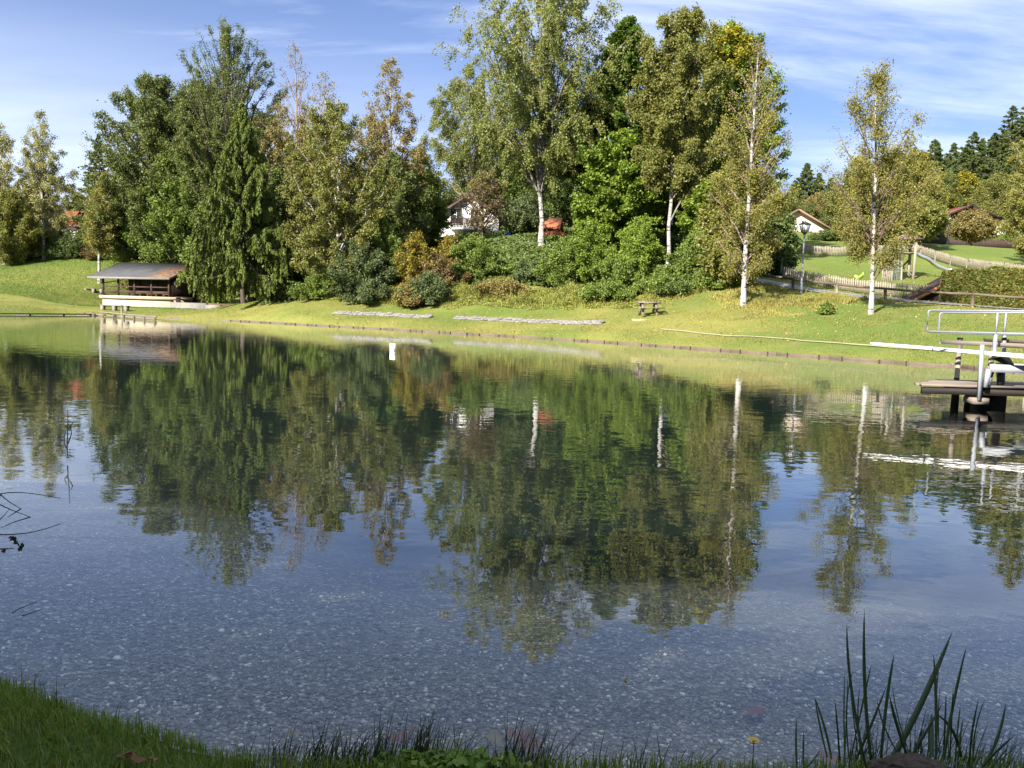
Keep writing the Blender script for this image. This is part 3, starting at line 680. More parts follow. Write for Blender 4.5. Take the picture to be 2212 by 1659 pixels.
# --- bathing hut
hc = at(367, 666, 70); hb = np.array([hc[0], hc[1], hc[2]-.1])
hut = thing('bathing_hut', 'dark brown timber bathing hut with grey roof on a cream plinth', 'hut', hb, R_(-20))
b = MB(); b.box(-7.42,-.02,.06,6.6,-.6,.78); b.build('plinth', M['cream'], hut)
b = MB(); b.box(-7.62,.06,-.12,6.7,.783,1.04); b.build('terrace_slab', M['cream'], hut)
b = MB()
b.box(-5.7,-5.6,1.3,6.4,1.043,2.95); b.box(-.1,0,.2,6.4,1.043,2.75); b.box(-5.6,-.1,6.3,6.4,1.043,2.9); b.box(-5.6,-.1,1.3,1.4,1.043,2.95)
b.add([(0.002,.2,2.74),(0.002,6.4,2.74),(0.002,3.2,3.9),(-.098,.2,2.74),(-.098,6.4,2.74),(-.098,3.2,3.9)], [[[0,1,2]],[[5,4,3]]])
b.add([(-5.702,1.3,2.94),(-5.702,6.4,2.74),(-5.702,3.2,3.9),(-5.6,1.3,2.94),(-5.6,6.4,2.74),(-5.6,3.2,3.9)], [[[0,2,1]],[[5,3,4]]])
for y in np.arange(.5, 6.3, .42): b.box(.003,.02,y,y+.03,1.06,2.7)
b.build('wall', M['darkwood'], hut)
for x in (-4.9,-2.95,-1.35):
    b = MB(); b.box(x-.45,x+.45,1.24,1.297,1.06,2.62); dr = b.build('door', M['doorwood'], hut)
    f = MB(); f.box(x-.53,x-.452,1.22,1.296,1.05,2.7); f.box(x+.452,x+.53,1.22,1.296,1.05,2.7); f.box(x-.452,x+.452,1.22,1.296,2.625,2.7); f.build('frame', M['darkwood'], dr)
    h = MB(); h.box(x+.33,x+.36,1.2,1.238,1.85,2.0); h.build('handle', M['galv'], dr)
rp = [(-8.4,.47)]
def slope(x0, x1, ya, za, yb, zb, th, m, nm, par):
    b = MB(); b.hexa([(x0,ya,za-th),(x1,ya,za-th),(x1,yb,zb-th),(x0,yb,zb-th),(x0,ya,za),(x1,ya,za),(x1,yb,zb),(x0,yb,zb)]); return b.build(nm, m, par)
rf = slope(-8.4,.47,-.55,2.62,3.2,4.02,.07,M['hutroof'],'roof',hut)
slope(-8.4,.47,3.203,4.02,7.0,2.66,.07,M['hutroof'],'roof',hut)
b = MB(); b.beam((-8.43,-.58,2.54),(.5,-.58,2.54),.04,.17); b.build('eave_board', M['whitepaint'] if False else M['concrete'], rf)
for x in (-8.425,.495):
    b = MB(); b.beam((x,-.53,2.53),(x,3.2,3.93),.045,.2); b.beam((x,3.2,3.93),(x,7,2.57),.045,.2); b.build('verge_board', M['darkwood'], rf)
for x in (-7.32,-5.62,-3.82,-1.98,-.12):
    b = MB(); b.box(x-.07,x+.07,0.0,.14,1.043,2.6); b.build('post', M['railwood'], hut)
b = MB()
xs = (-7.25,-5.69,-5.55,-3.89,-3.75,-2.05,-1.91,-.19)
for i in range(0, 8, 2):
    b.beam((xs[i],.07,1.83),(xs[i+1],.07,1.83),.05,.1); b.beam((xs[i],.07,1.38),(xs[i+1],.07,1.38),.04,.22)
b.build('railing', M['railwood'], hut)
b = MB(); b.box(-1.0,-.7,1.19,1.215,2.1,2.3); sg = b.build('sign', M['whitepaint'], hut)
b = MB(); 
for k in range(4): b.box(-.95+.055*k,-.91+.055*k,1.183,1.189,2.15,2.24)
b.build('lettering', M['black'], sg)
b = MB()
for k in range(3): b.box(-5.0+1.75*k,-3.9+1.75*k,.75,1.15,1.22,1.28); b.box(-4.95+1.75*k,-4.85+1.75*k,.8,1.1,1.045,1.22); b.box(-4.05+1.75*k,-3.95+1.75*k,.8,1.1,1.045,1.22)
b.build('terrace_bench', M['redwood'], hut)
# beside the hut
hm = Matrix.Translation(hb) @ Matrix.Rotation(R_(-20), 4, 'Z')
def hw(x, y, z): return np.array(hm @ Vector((x, y, z)))
bt = thing('wall_bench', 'reddish wooden bench against the dark side wall of the hut', 'bench', hw(.35,1.6,.62), R_(-20))
b = MB(); b.box(-.2,.25,-1.2,1.2,.4,.45); b.build('seat', M['redwood'], bt)
for y in (-1.0, 1.0): b = MB(); b.box(-.18,.22,y-.05,y+.05,-.1,.397); b.build('leg', M['darkwood'], bt)
lr = thing('life_ring', 'white life ring hanging on the dark side wall of the hut', 'life ring', hw(.08,.75,2.2), R_(-20))
b = MB(); a = np.linspace(0, 2*np.pi, 25); b.tube(np.stack([0*a, .25*np.cos(a), .25*np.sin(a)], -1), .065, 8, caps=False); b.build('ring', M['boardwhite'], lr, smooth=True)
for k in range(4):
    b = MB(); a = np.linspace(k*np.pi/2+.6, k*np.pi/2+.95, 5); b.tube(np.stack([0*a, .25*np.cos(a), .25*np.sin(a)], -1), .069, 8); b.build('band', M['lifered'], lr, smooth=True)
rw = thing('retaining_wall', 'low grey concrete retaining wall right of the hut plinth', 'wall', hw(0,.05,-.1), R_(-20))
b = MB(); b.box(.02,3.6,0,.35,-.5,.72); b.build('wall_block', M['concrete'], rw)
b = MB(); b.box(3.62,5.0,.02,.4,-.5,.6); b.build('end_block', M['concrete'], rw)
struct_t = MB(); struct_t.box(.03,4.9,.36,6.6,-.4,.7)
pad = struct_t.build('forecourt', mat_simple('leaf_littered_earth', (.16,.10,.06), .45, 8), None, loc=hw(0,.05,-.1), rotz=R_(-20)); struct(pad)

def slab_bench(label, base, L, rotz, nleg, h=.42, dark=False):
    t = thing('slab_bench', label, 'bench', base, rotz, 'plain benches by the left shore')
    b = MB(); b.box(-L/2,L/2,-.17,.17,h-.05,h); b.build('seat', M['greywood' if not dark else 'oldwood'], t)
    for x in np.linspace(-L/2+.2, L/2-.2, nleg):
        b = MB(); b.hexa([(x-.09,-.14,-.2),(x+.09,-.14,-.2),(x+.09,.14,-.2),(x-.09,.14,-.2),(x-.12,-.17,h-.053),(x+.12,-.17,h-.053),(x+.12,.17,h-.053),(x-.12,.17,h-.053)]); b.build('leg', M['concrete'], t)
slab_bench('plain bench on three pale legs in front of the hut plinth', hitg(248, 671), 2.5, R_(-12), 3)
slab_bench('low plain bench on the grass to the left of the hut', hitg(203, 632), 1.9, R_(-5), 3, .34, True)

# --- timber at the left shore
def P0(px, py, z): return hitz(px, py, z)
lw = thing('wooden_landing', 'low weathered wooden landing edge below the hut bench', 'landing', P0(250, 678, .2))
o = np.array(lw.location)
for (pa, pb, z, r) in [((150,668),(338,685),.22,.06),((155,675),(338,690),.10,.07)]:
    b = MB(); b.beam(P0(*pa, z)-o, P0(*pb, z)-o, .09, .08); b.build('beam', M['greywood'], lw)
for k, t in enumerate(np.linspace(.03, .98, 9)):
    p = P0(150+188*t, 668+17*t, .3); q = P0(155+183*t, 675+15*t, .12)
    b = MB(); b.beam((p[0]-o[0], p[1]-o[1]-.02, -.7), (p[0]-o[0], p[1]-o[1]-.02, .04), .09, .09, (0,1,0)); b.beam(p-o+np.array([.0,.0,-.07]), q-o, .08, .05); b.build('peg', M['oldwood'], lw)
st = thing('mooring_stake', 'single upright stake standing at the wooden landing', 'stake', P0(263, 682, .05))
b = MB(); b.tube([(0,0,-.8),(0,0,.4),(.01,0,.78)], [.07,.065,.06], 8); b.build('stake_shaft', M['greywoodz'], st, smooth=True)
bm = thing('wooden_boom', 'long dark beam lying just above the water at the left edge', 'beam', P0(100, 678, .14)); o = np.array(bm.location)
b = MB(); b.beam(P0(-60,677,.09)-o, P0(204,679,.09)-o, .12, .08); b.build('beam', M['blackwood'], bm)
for x in (65,138,190):
    b = MB(); p = P0(x, 678, .1)-o; b.tube([p+(0,0,-.9), p+(0,0,-.02)], .06, 7); b.build('peg', M['blackwood'], bm)

# --- plank edging along the far shore
ed = thing('plank_edging', 'thin brown plank edging along the far waterline', 'edging', (farP[7][0], farP[7][1], 0)); o = np.array(ed.location)
pl = np.array([[p[0], p[1]] for p in farP[:11]]); seg = np.linalg.norm(np.diff(pl, axis=0), axis=1); cum = np.concatenate([[0], np.cumsum(seg)])
def along(s): return np.array([np.interp(s, cum, pl[:,0]), np.interp(s, cum, pl[:,1])])
bd = MB(); s = 0
while s < cum[-1]-.5:
    L = random.uniform(1.7, 2.6); a = along(s); c = along(min(s+L-.04, cum[-1])); z0 = random.uniform(-.015,.02); z1 = random.uniform(-.015,.02)
    bd.beam((a[0]-o[0],a[1]-o[1]-.12,-.005+z0),(c[0]-o[0],c[1]-o[1]-.12,-.005+z1),.05,.18)
    for k in range(2):
        q = along(s+L*(.2+.6*k)); pg = MB(); pg.tube([(q[0]-o[0],q[1]-o[1]-.19,-.5),(q[0]-o[0],q[1]-o[1]-.19,.06+random.uniform(0,.05))], .028, 6); pg.build('peg', M['oldwood'], ed)
    s += L
bd.build('boards', M['oldwood'], ed)

# --- cobble borders in the lawn
def cobbles(label, pts):
    G = [hitg(x, y) for x, y in pts]; o = G[0]
    t = thing('cobble_border', label, 'stone border', o); b = MB()
    pl = np.array(G); cm = np.concatenate([[0], np.cumsum(np.linalg.norm(np.diff(pl[:, :2], axis=0), axis=1))])
    ico = icosphere(1)
    s = 0
    while s < cm[-1]:
        wd = random.uniform(.2, .42); q = [np.interp(s+wd/2, cm, pl[:, i]) for i in range(2)]; z = gz(*q)
        for row in range(2):
            v = ico[0]*np.array([wd*.56, .15, .075])*np.random.default_rng(int(s*1000)+row).uniform(.7, 1.15, 3)
            v = np.sign(v)*np.abs(v)**.85*.92
            b.add(v + np.array([q[0]-o[0]+(row*.14), q[1]-o[1]+.1*row+random.uniform(-.03,.03), z-o[2]+.03+.105*row+random.uniform(-.03,.03)]), [ico[1]])
        s += wd
    b.build('cobbles', M['stone'], t)
def icosphere(n):
    p = (1+5**.5)/2
    v = nrm(np.array([(-1,p,0),(1,p,0),(-1,-p,0),(1,-p,0),(0,-1,p),(0,1,p),(0,-1,-p),(0,1,-p),(p,0,-1),(p,0,1),(-p,0,-1),(-p,0,1)], float))
    f = np.array([(0,11,5),(0,5,1),(0,1,7),(0,7,10),(0,10,11),(1,5,9),(5,11,4),(11,10,2),(10,7,6),(7,1,8),(3,9,4),(3,4,2),(3,2,6),(3,6,8),(3,8,9),(4,9,5),(2,4,11),(6,2,10),(8,6,7),(9,8,1)])
    for _ in range(n):
        a, c, d = v[f[:,0]], v[f[:,1]], v[f[:,2]]; k = len(v); m = len(f); i = np.arange(m)
        v = np.concatenate([v, nrm(a+c), nrm(c+d), nrm(d+a)]); ab, bc, ca = k+i, k+m+i, k+2*m+i
        f = np.concatenate([np.stack([f[:,0],ab,ca],1), np.stack([f[:,1],bc,ab],1), np.stack([f[:,2],ca,bc],1), np.stack([ab,bc,ca],1)])
    return v, f
cobbles('left low cobblestone border set in the lawn below the shrubs', [(718,679),(780,681.5),(850,684.5),(925,688)])
cobbles('right low cobblestone border set in the lawn, partly overgrown', [(980,690.5),(1062,694),(1180,698),(1296,701)])

# --- picnic tables and slab
def picnic(label, base, L, rotz, m):
    t = thing('picnic_table', label, 'picnic table', base, rotz, 'picnic tables at the edge of the wood')
    b = MB()
    for k in range(4): b.box(-L/2,L/2,-.36+.185*k,-.19+.185*k,.665,.745)
    b.build('table_top', M[m], t)
    for sy in (-1, 1):
        b = MB(); 
        for k in range(2): b.box(-L/2-.1,L/2+.1,sy*.62-.15+.155*k,sy*.62-.005+.155*k,.40,.46)
        b.build('seat', M[m], t)
    for x in (-L/2+.25, L/2-.25):
        b = MB(); b.beam((x,-.55,-.05),(x,-.2,.66),.07,.12,(1,0,0)); b.beam((x,.55,-.05),(x,.2,.66),.07,.12,(1,0,0)); b.beam((x+.075,-.75,.38),(x+.075,.75,.38),.06,.1); b.build('leg_frame', M[m], t)
picnic('weathered grey picnic table on the lawn at the foot of the wood', hitg(1400, 682), 1.25, R_(3), 'greywood')
picnic('dark picnic table in deep shade right of the big spruce', hitg(712, 637), 1.35, R_(-4), 'blackwood')
p = hitg(1385, 692); b = MB(); b.box(-.5,.5,-.3,.3,-.1,.03); tag(b.build('paving_slab', M['whitestrip'], None, loc=p, rotz=R_(5)), 'flat pale slab lying in the grass before the grey picnic table', 'slab')
# --- float
p = hitz(848, 759); fl = thing('marker_float', 'small white board floating upright on the lake', 'float', (p[0], p[1], 0), R_(6))
b = MB(); b.box(-.095,.095,-.015,.015,-.1,.28); b.build('board', M['whitepaint'], fl)
b = MB(); b.tube([(-.1,0,-.05),(.1,0,-.05)], .035, 8); b.build('floater', M['boardwhite'], fl)
# --- birds
for i, (x, y, r, lb) in enumerate([(210.6,217,.5,'left one of two tiny dark birds in the sky'),(228,220.5,.2,'right one of two tiny dark birds in the sky')]):
    bt = thing('bird', lb, 'bird', at(x, y, 130), r, 'two birds over the left trees')
    b = MB(); b.lathe([(.001,-.2),(.045,-.1),(.06,0),(.04,.1),(.03,.14),(.001,.19)], sides=8); v = b.v[0]; b.v[0] = v[:, [2,1,0]]
    for s in (-1, 1): b.add([(.06,s*.03,.02),(-.06,s*.03,.02),(-.05,s*.22,.09),(.03,s*.22,.09),(-.10,s*.42,.05),(.03,s*.03,.035),(.0,s*.22,.1)], [[[0,1,2,3]],[[3,2,4]],[[5,6,2,1]]])
    b.add([(-.15,-.02,0),(-.15,.02,0),(-.3,.06,0),(-.3,-.06,0)], [[[0,1,2,3]]])
    b.build('body', M['iron'], bt)
# ------------------------------------------------------------------ right bank: paths, fences, playground, houses
def ribbon(name, pts, wd, m, lift=.03, n=60):
    G = np.array(pts)[:, :2]; c = np.concatenate([[0], np.cumsum(np.linalg.norm(np.diff(G, axis=0), axis=1))]); s = np.linspace(0, c[-1], n)
    L = np.stack([np.interp(s, c, G[:,0]), np.interp(s, c, G[:,1])], -1)
    for _ in range(6): L[1:-1] = .5*L[1:-1] + .25*(L[:-2]+L[2:])
    T = nrm(np.gradient(L, axis=0)); N = np.stack([-T[:,1], T[:,0]], -1)
    rows = [L + N*wd*k for k in (-.5,-.17,.17,.5)]; zs = [height(r)+lift for r in rows]
    V = np.concatenate([np.concatenate([r, z[:,None]], 1) for r, z in zip(rows, zs)])
    i = np.arange(n-1); f = np.concatenate([np.stack([i+k*n, i+1+k*n, i+1+(k+1)*n, i+(k+1)*n], 1) for k in range(3)])
    return struct(MB().add(V, [f]).build(name, m, smooth=True))
rail = [(1500,57),(1552,54.5),(1629,51.5),(1712,49.5),(1807,47.3),(1911,45.3),(2005,43.6),(2100,42.2),(2230,40.0),(2330,38.5)]
railP = [on(x, d) for x, d in rail]
pathP = [p + np.array([.25, 1.15, 0]) for p in railP]
ribbon('path', [on(1440, 60.5)] + pathP, 1.9, M['asphalt'], .05)
ribbon('footpath', [hitg(1426,714), hitg(1546,724), hitg(1681,733.5), hitg(1795,742.5), hitg(1957,755), hitg(2090,766)], .2, M['whitestrip'], .035)
lg = thing('log_railing', 'long brown log railing on short posts along the path', 'railing', railP[4]); o = railP[4]
hs = .64
for a, c in zip(railP[1:-1], railP[2:]):
    b = MB(); b.tube([a-o+(0,0,hs), (a+c)/2-o+(0,0,hs-.03), c-o+(0,0,hs)], .065, 8); b.build('rail', M['oldwood'], lg, smooth=True)
for i, a in enumerate(railP[1:]):
    if i in (5,): continue
    b = MB(); b.tube([a-o+(0,0,-.4), a-o+(.01,0,.2), a-o+(0,0,hs+.02)], [.095,.085,.09], 8); b.build('post', M['greywoodz'] if i % 2 else M['oldwood'], lg, smooth=True)

def picket_fence(label, pts, h, sp, wd, m='picket', name='picket_fence', gap=.06):
    G = np.array(pts); c = np.concatenate([[0], np.cumsum(np.linalg.norm(np.diff(G[:, :2], axis=0), axis=1))]); o = G[0]
    t = thing(name, label, 'fence', o); b = MB(); r = MB()
    S = np.arange(0, c[-1], sp); xy = np.stack([np.interp(S, c, G[:,0]), np.interp(S, c, G[:,1])], -1); z = height(xy)
    T = nrm(np.gradient(xy, axis=0))
    for i in range(len(S)):
        p = np.array([xy[i,0]-o[0], xy[i,1]-o[1], z[i]-o[2]]); u = np.array([T[i,0], T[i,1], 0])*wd/2; nv = np.array([T[i,1], -T[i,0], 0])*.02
        hh = h*random.uniform(.95, 1.04); lean = np.array([random.gauss(0,.008), random.gauss(0,.008), 0])
        q = p+lean; top = np.array([0,0,hh]); bot = np.array([0,0,gap])
        f = [p-u+bot, p+u+bot, q+u+top*.94, q+top, q-u+top*.94]
        v = [x+nv for x in f]+[x for x in f]
        b.add(v, [[[0,1,2,3,4],[9,8,7,6,5]], [[0,5,6,1],[1,6,7,2],[2,7,8,3],[3,8,9,4],[4,9,5,0]]])
    b.build('pickets', M[m], t)
    post = np.arange(0, c[-1]+.01, 2.2)
    pp = np.stack([np.interp(post, c, G[:,0])-o[0], np.interp(post, c, G[:,1])-o[1]+.06], -1); pz = height(pp+o[:2])-o[2]
    for zf in (.25, .78):
        b = MB()
        for i in range(len(pp)-1):
            b.beam((*pp[i], pz[i]+h*zf), (*pp[i+1], pz[i+1]+h*zf), .04, .08)
        b.build('rail', M[m], t)
    for i in range(len(pp)):
        b = MB(); b.tube([(pp[i,0], pp[i,1]+.07, pz[i]-.3), (pp[i,0], pp[i,1]+.07, pz[i]+h*1.02)], .055, 7); b.build('post', M['greywoodz'], t)
    return t
f1 = [on(1693,54), on(1810,52), on(1922,50), on(2027,48.2), on(2060,48)]
picket_fence('lower weathered picket fence between the path and the playground lawn', f1, .86, .135, .085)
f2 = [on(1690,76), on(1717,75), on(1808,73), on(1890,73.6), on(1979,74), on(2066,68), on(2215,60), on(2300,57)]
picket_fence('long upper picket fence climbing behind the slide and play tower', f2, .86, .135, .085)
picket_fence('dark brown board fence on the rise below the chalet', [on(1975,95), on(2060,95), on(2150,95), on(2290,96)], .92, .105, .10, 'darkfence', 'board_fence', .03) if M.setdefault('darkfence', mat_wood('dark_fence_boards', (.075,.05,.042), .4, 3)) else None

# --- street lamps
def lamp(label, px, d, ytop, w):
    p = on(px, d); H = at(px, ytop, d)[2]-p[2]
    t = thing('street_lamp', label, 'street lamp', p, .4, 'old style street lamps'); hl = .72*w/.5
    b = MB(); b.lathe([(.10,-.2),(.09,.35),(.085,.75),(.05,.8),(.042,H-hl-.1),(.05,H-hl-.08),(.05,H-hl)], sides=12); b.build('pole', M['galv'], t, smooth=True)
    b = MB(); b.lathe([(.03,H-hl-.02),(.1*w/.5,H-hl+.06),(.15*w/.5,H-hl+.13),(.02,H-hl+.15)], sides=8); b.build('lantern_base', M['iron'], t)
    b = MB(); a = w*.25; c = w*.42; z0, z1 = H-hl+.12, H-.16
    b.hexa([(-a,-a,z0),(a,-a,z0),(a,a,z0),(-a,a,z0),(-c,-c,z1),(c,-c,z1),(c,c,z1),(-c,c,z1)]); ln = b.build('lantern', M['lampglass'], t)
    b = MB()
    for sx in (-1,1):
        for sy in (-1,1): b.beam((sx*a*1.03,sy*a*1.03,z0),(sx*c*1.03,sy*c*1.03,z1),.025,.025)
        b.beam((0,sx*a*1.03,z0),(0,sx*c*1.03,z1),.02,.02); b.beam((sx*a*1.03,0,z0),(sx*c*1.03,0,z1),.02,.02)
    b.build('glazing_bars', M['iron'], ln)
    b = MB(); k = c*1.22; b.hexa([(-k,-k,z1),(k,-k,z1),(k,k,z1),(-k,k,z1),(-c*.35,-c*.35,z1+.12),(c*.35,-c*.35,z1+.12),(c*.35,c*.35,z1+.12),(-c*.35,c*.35,z1+.12)]); b.lathe([(.04,z1+.12),(.05,z1+.15),(.001,z1+.2)], sides=8); b.build('lantern_cap', M['iron'], t)
lamp('black lantern lamp post beside the path in front of the pink house', 1730, 48, 478, .52)
lamp('distant lamp post on the rise in front of the dark chalet', 2046, 84, 466, .42)
p = on(1688, 54.5); t = thing('litter_bin', 'black litter bin on a post at the left end of the lower picket fence', 'litter bin', p)
b = MB(); b.tube([(0,.12,-.3),(0,.12,1.5)], .05, 7); b.build('post', M['greywoodz'], t)
b = MB(); b.lathe([(.001,.05),(.13,.05),(.15,.6),(.13,.6),(.12,.5),(.001,.5)], sides=12); b.build('bin', M['black'], t)
p = on(1853, 55); t = thing('spring_rocker', 'lime green spring rocker behind the lower picket fence', 'play rocker', p)
b = MB(); a = np.linspace(0, 8*np.pi, 50); b.tube(np.stack([.09*np.cos(a), .09*np.sin(a), .01+.3*a/a[-1]], -1), .014, 5); b.build('spring', M['iron'], t)
b = MB(); pr = [(-.32,.55),(-.2,.42),(-.12,.32),(.15,.32),(.25,.42),(.36,.62),(.28,.82),(.18,.66),(.0,.52),(-.2,.62)]; n = len(pr)
b.add([(x,-.03,z+.18) for x, z in pr]+[(x,.03,z+.18) for x, z in pr], [[list(range(n))],[list(range(2*n-1,n-1,-1))],[[i,(i+1)%n,n+(i+1)%n,n+i][::-1] for i in range(n)]]); b.build('rider_body', M['lime'], t)
b = MB(); b.tube([(.2,-.2,.85),(.2,.2,.85)], .018, 6); b.build('handle', M['black'], t)

# --- play tower with slide
tb = on(1950, 61); tw = thing('play_tower', 'wooden play tower with shingle roof, climbing net and steel slide', 'play tower', tb, R_(-8))
zt = at(1953, 505, 61)[2]-tb[2]; zp = zt-1.35
for sx in (-.55,.55):
    for sy in (-.55,.55): b = MB(); b.box(sx-.085,sx+.085,sy-.085,sy+.085,-.6,zt-.38); b.build('post', M['greywoodz'], tw)
b = MB(); b.box(-.62,.62,-.62,.62,zp-.08,zp); b.build('platform', M['greywood'], tw)
b = MB(); e = 1.0; b.add([(-e,-e,zt-.42),(e,-e,zt-.42),(e,e,zt-.42),(-e,e,zt-.42),(-.1,-.1,zt),(.1,-.1,zt),(.1,.1,zt),(-.1,.1,zt)], [[[0,3,2,1],[4,5,6,7],[0,1,5,4],[1,2,6,5],[2,3,7,6],[3,0,4,7]]]); b.build('roof', M['shingle'], tw)
for yy, zz in ((-.56,.55),(-.56,.3),(.56,.55)): b = MB(); b.beam((-.49,yy,zp+zz),(.49,yy,zp+zz),.05,.08); b.build('guard_rail', M['greywood'], tw)
b = MB()
for k in range(6): x = -1.62+.13*k; b.beam((x,-.75,-.6),(x+.02,-.62,zp-.55-.02*k),.10,.03,(0,1,0))
b.build('climbing_wall', M['greywoodz'], tw)
b = MB()
for k in range(5): x = -.82+.12*k-.1; b.tube([(x,-.85,-.3),(x,-.66,zp)], .018, 5)
for k in range(8): z = .0+k*zp/8; b.tube([(-.94,-.84+.2*k/8,z),(-.42,-.84+.2*k/8,z)], .018, 5)
b.build('climbing_net', mat_simple('green_rope', (.16,.2,.16), .3, 5), tw)
b = MB(); b.tube([(-.35,-.9,-.5),(-.35,-.64,zp+.1)], .06, 7); b.build('ladder_pole', M['greywoodz'], tw)
b = MB(); b.beam((-.5,.5,zp-.5),(.5,-.5,.2),.05,.12); b.beam((.5,.58,zp-.5),(-.5,.58,.2),.05,.12); b.build('brace', M['greywood'], tw)
# slide: trough with side lips
u = np.linspace(0, 1, 14); sx = .62+u*2.55; zs = zp-.02 - (zp-.42)*(u + .035*np.sin(u*4*np.pi)); zs[-2:] = zs[-3]-np.array([.06,.05]); gr = np.array([gz(tb[0]+x, tb[1]) for x in sx])-tb[2]; zs = np.maximum(zs, gr+.22)
prof = [(-.25,.17),(-.23,.17),(-.22,.02),(-.15,0),(.15,0),(.22,.02),(.23,.17),(.25,.17),(.25,-.03),(-.25,-.03)]; n = len(prof)
V = np.array([[x, -.25+py, z+pz] for x, z in zip(sx, zs) for py, pz in prof]); i = np.arange(13)[:,None]*n; j = np.arange(n)[None]; f = np.stack([i+j, i+(j+1)%n, i+n+(j+1)%n, i+n+j], -1).reshape(-1,4)
sd = MB().add(V, [f, [list(range(n))], [list(range(13*n, 14*n))[::-1]]]).build('slide', M['steel'], tw, smooth=False)
b = MB(); b.box(sx[-1]-.1,sx[-1]-.03,-.45,-.05,gr[-1]-.2,zs[-1]-.04); b.build('slide_foot', M['galv'], sd)
# --- A-frame shelter half hidden by the hedge
ap = on(2076, 47.3); zr = at(2080, 590, 47.3)[2]-ap[2]; wl = px2m(104, 47.3)
af = thing('a_frame_shelter', 'low shelter roof with orange verge board sticking out left of the hedge', 'shelter', ap, R_(0))
for s in (-1, 1):
    b = MB(); b.beam((s*.03,.9,zr),(s*wl,.9,.12),1.8,.07,(0,0,1)); b.build('roof_panel', M['browntile'], af)
    b = MB(); b.beam((s*.02,-.03,zr-.06),(s*wl,-.03,.05),.05,.16); b.build('verge_board', M['orangewood'], af)
b = MB(); b.add([(-wl*.85,.3,.1),(wl*.85,.3,.1),(0,.3,zr-.15)], [[[0,1,2]]]); b.build('end_panel', M['darkwood'], af)

# --- hedge
def hedge():
    a, c = on(2034, 45.6), on(2330, 42.5); o = (a+c)/2; dv = c-a; L = np.linalg.norm(dv[:2]); ang = math.atan2(dv[1], dv[0])
    t = thing('hedge', 'clipped leafy hedge between the playground and the path', 'hedge', o, ang); g = np.random.default_rng(77)
    N = 46000; W, H = .85, 1.93
    face = g.choice(4, N, p=[.5,.34,.08,.08]); p = np.stack([g.uniform(-L/2, L/2, N), g.uniform(-W, W, N), g.uniform(.0, H, N)], -1)
    dep = np.abs(g.normal(0, .13, N))-.06
    p[face==0,1] = -W+dep[face==0]; p[face==1,2] = H-dep[face==1]; p[face==2,0] = -L/2+dep[face==2]; p[face==3,1] = W-dep[face==3]
    bump = .10*vnoise(p[:, [0,2]]*1.0+9, .8)+.07*vnoise(p[:, [0,2]], .3, 4)
    p[:,1] += np.where(face==0, bump, 0); p[:,2] += np.where(face==1, .09*vnoise(p[:, :2], .7, 8), 0)
    p[:,2] -= (1-sstep(-L/2, -L/2+.8, p[:,0]))*.15
    n = nrm(g.normal(0,.7,(N,3))+np.array([0,-.5,.5])); aa = nrm(np.cross(n, g.normal(0,1,(N,3)))); bb = np.cross(n, aa); s = g.uniform(.7,1.3,N)[:,None]
    v, f = quads(p, aa*.075*s, bb*.05*s); MB().add(v, [f]).build('foliage', M['hedge'], t)
    b = MB()
    for x in np.arange(-L/2+.3, L/2, .45):
        for k in range(3): b.tube([(x,0,-.2),(x+g.uniform(-.1,.1),g.uniform(-.2,.2),.7),(x+g.uniform(-.3,.3),g.uniform(-.6,.6),1.75)], [.03,.022,.008], 5)
    b.build('stems', M['bark'], t)
hedge()

# --- houses
def gable_house(name, label, base, rotz, w, dep, hwall, hridge, ov, wallm, roofm, th=.18):
    t = thing(name, label, 'house', base, rotz)
    b = MB(); b.box(-w/2,w/2,0,dep,-1.5,hwall); b.add([(-w/2,-.002,hwall),(w/2,-.002,hwall),(0,-.002,hridge-.05),(-w/2,dep+.002,hwall),(w/2,dep+.002,hwall),(0,dep+.002,hridge-.05)], [[[0,1,2],[5,4,3]]]); b.build('wall', M[wallm], t)
    k = (hridge-hwall)/(w/2)
    for s in (-1, 1):
        x1 = s*(w/2+ov); z1 = hwall-k*ov
        b = MB(); b.hexa([(0,-ov,hridge),(x1,-ov,z1),(x1,dep+ov,z1),(0,dep+ov,hridge),(0,-ov,hridge+th),(x1,-ov,z1+th),(x1,dep+ov,z1+th),(0,dep+ov,hridge+th)]); rf = b.build('roof', M[roofm], t)
    return t
def window(t, x, y, z, w, h, n=(0,-1), shut=None):
    b = MB(); b.box(x-w/2,x+w/2,y-.05,y-.01,z-h/2,z+h/2); f = b.build('window', M['glassdark'], t)
    b = MB()
    for (x0,x1,z0,z1) in ((x-w/2-.06,x-w/2,z-h/2-.06,z+h/2+.06),(x+w/2,x+w/2+.06,z-h/2-.06,z+h/2+.06),(x-w/2,x+w/2,z-h/2-.06,z-h/2),(x-w/2,x+w/2,z+h/2,z+h/2+.06),(x-.025,x+.025,z-h/2,z+h/2)): b.box(x0,x1,y-.09,y-.002,z0,z1)
    b.build('frame', M['whitepaint'], f); return f
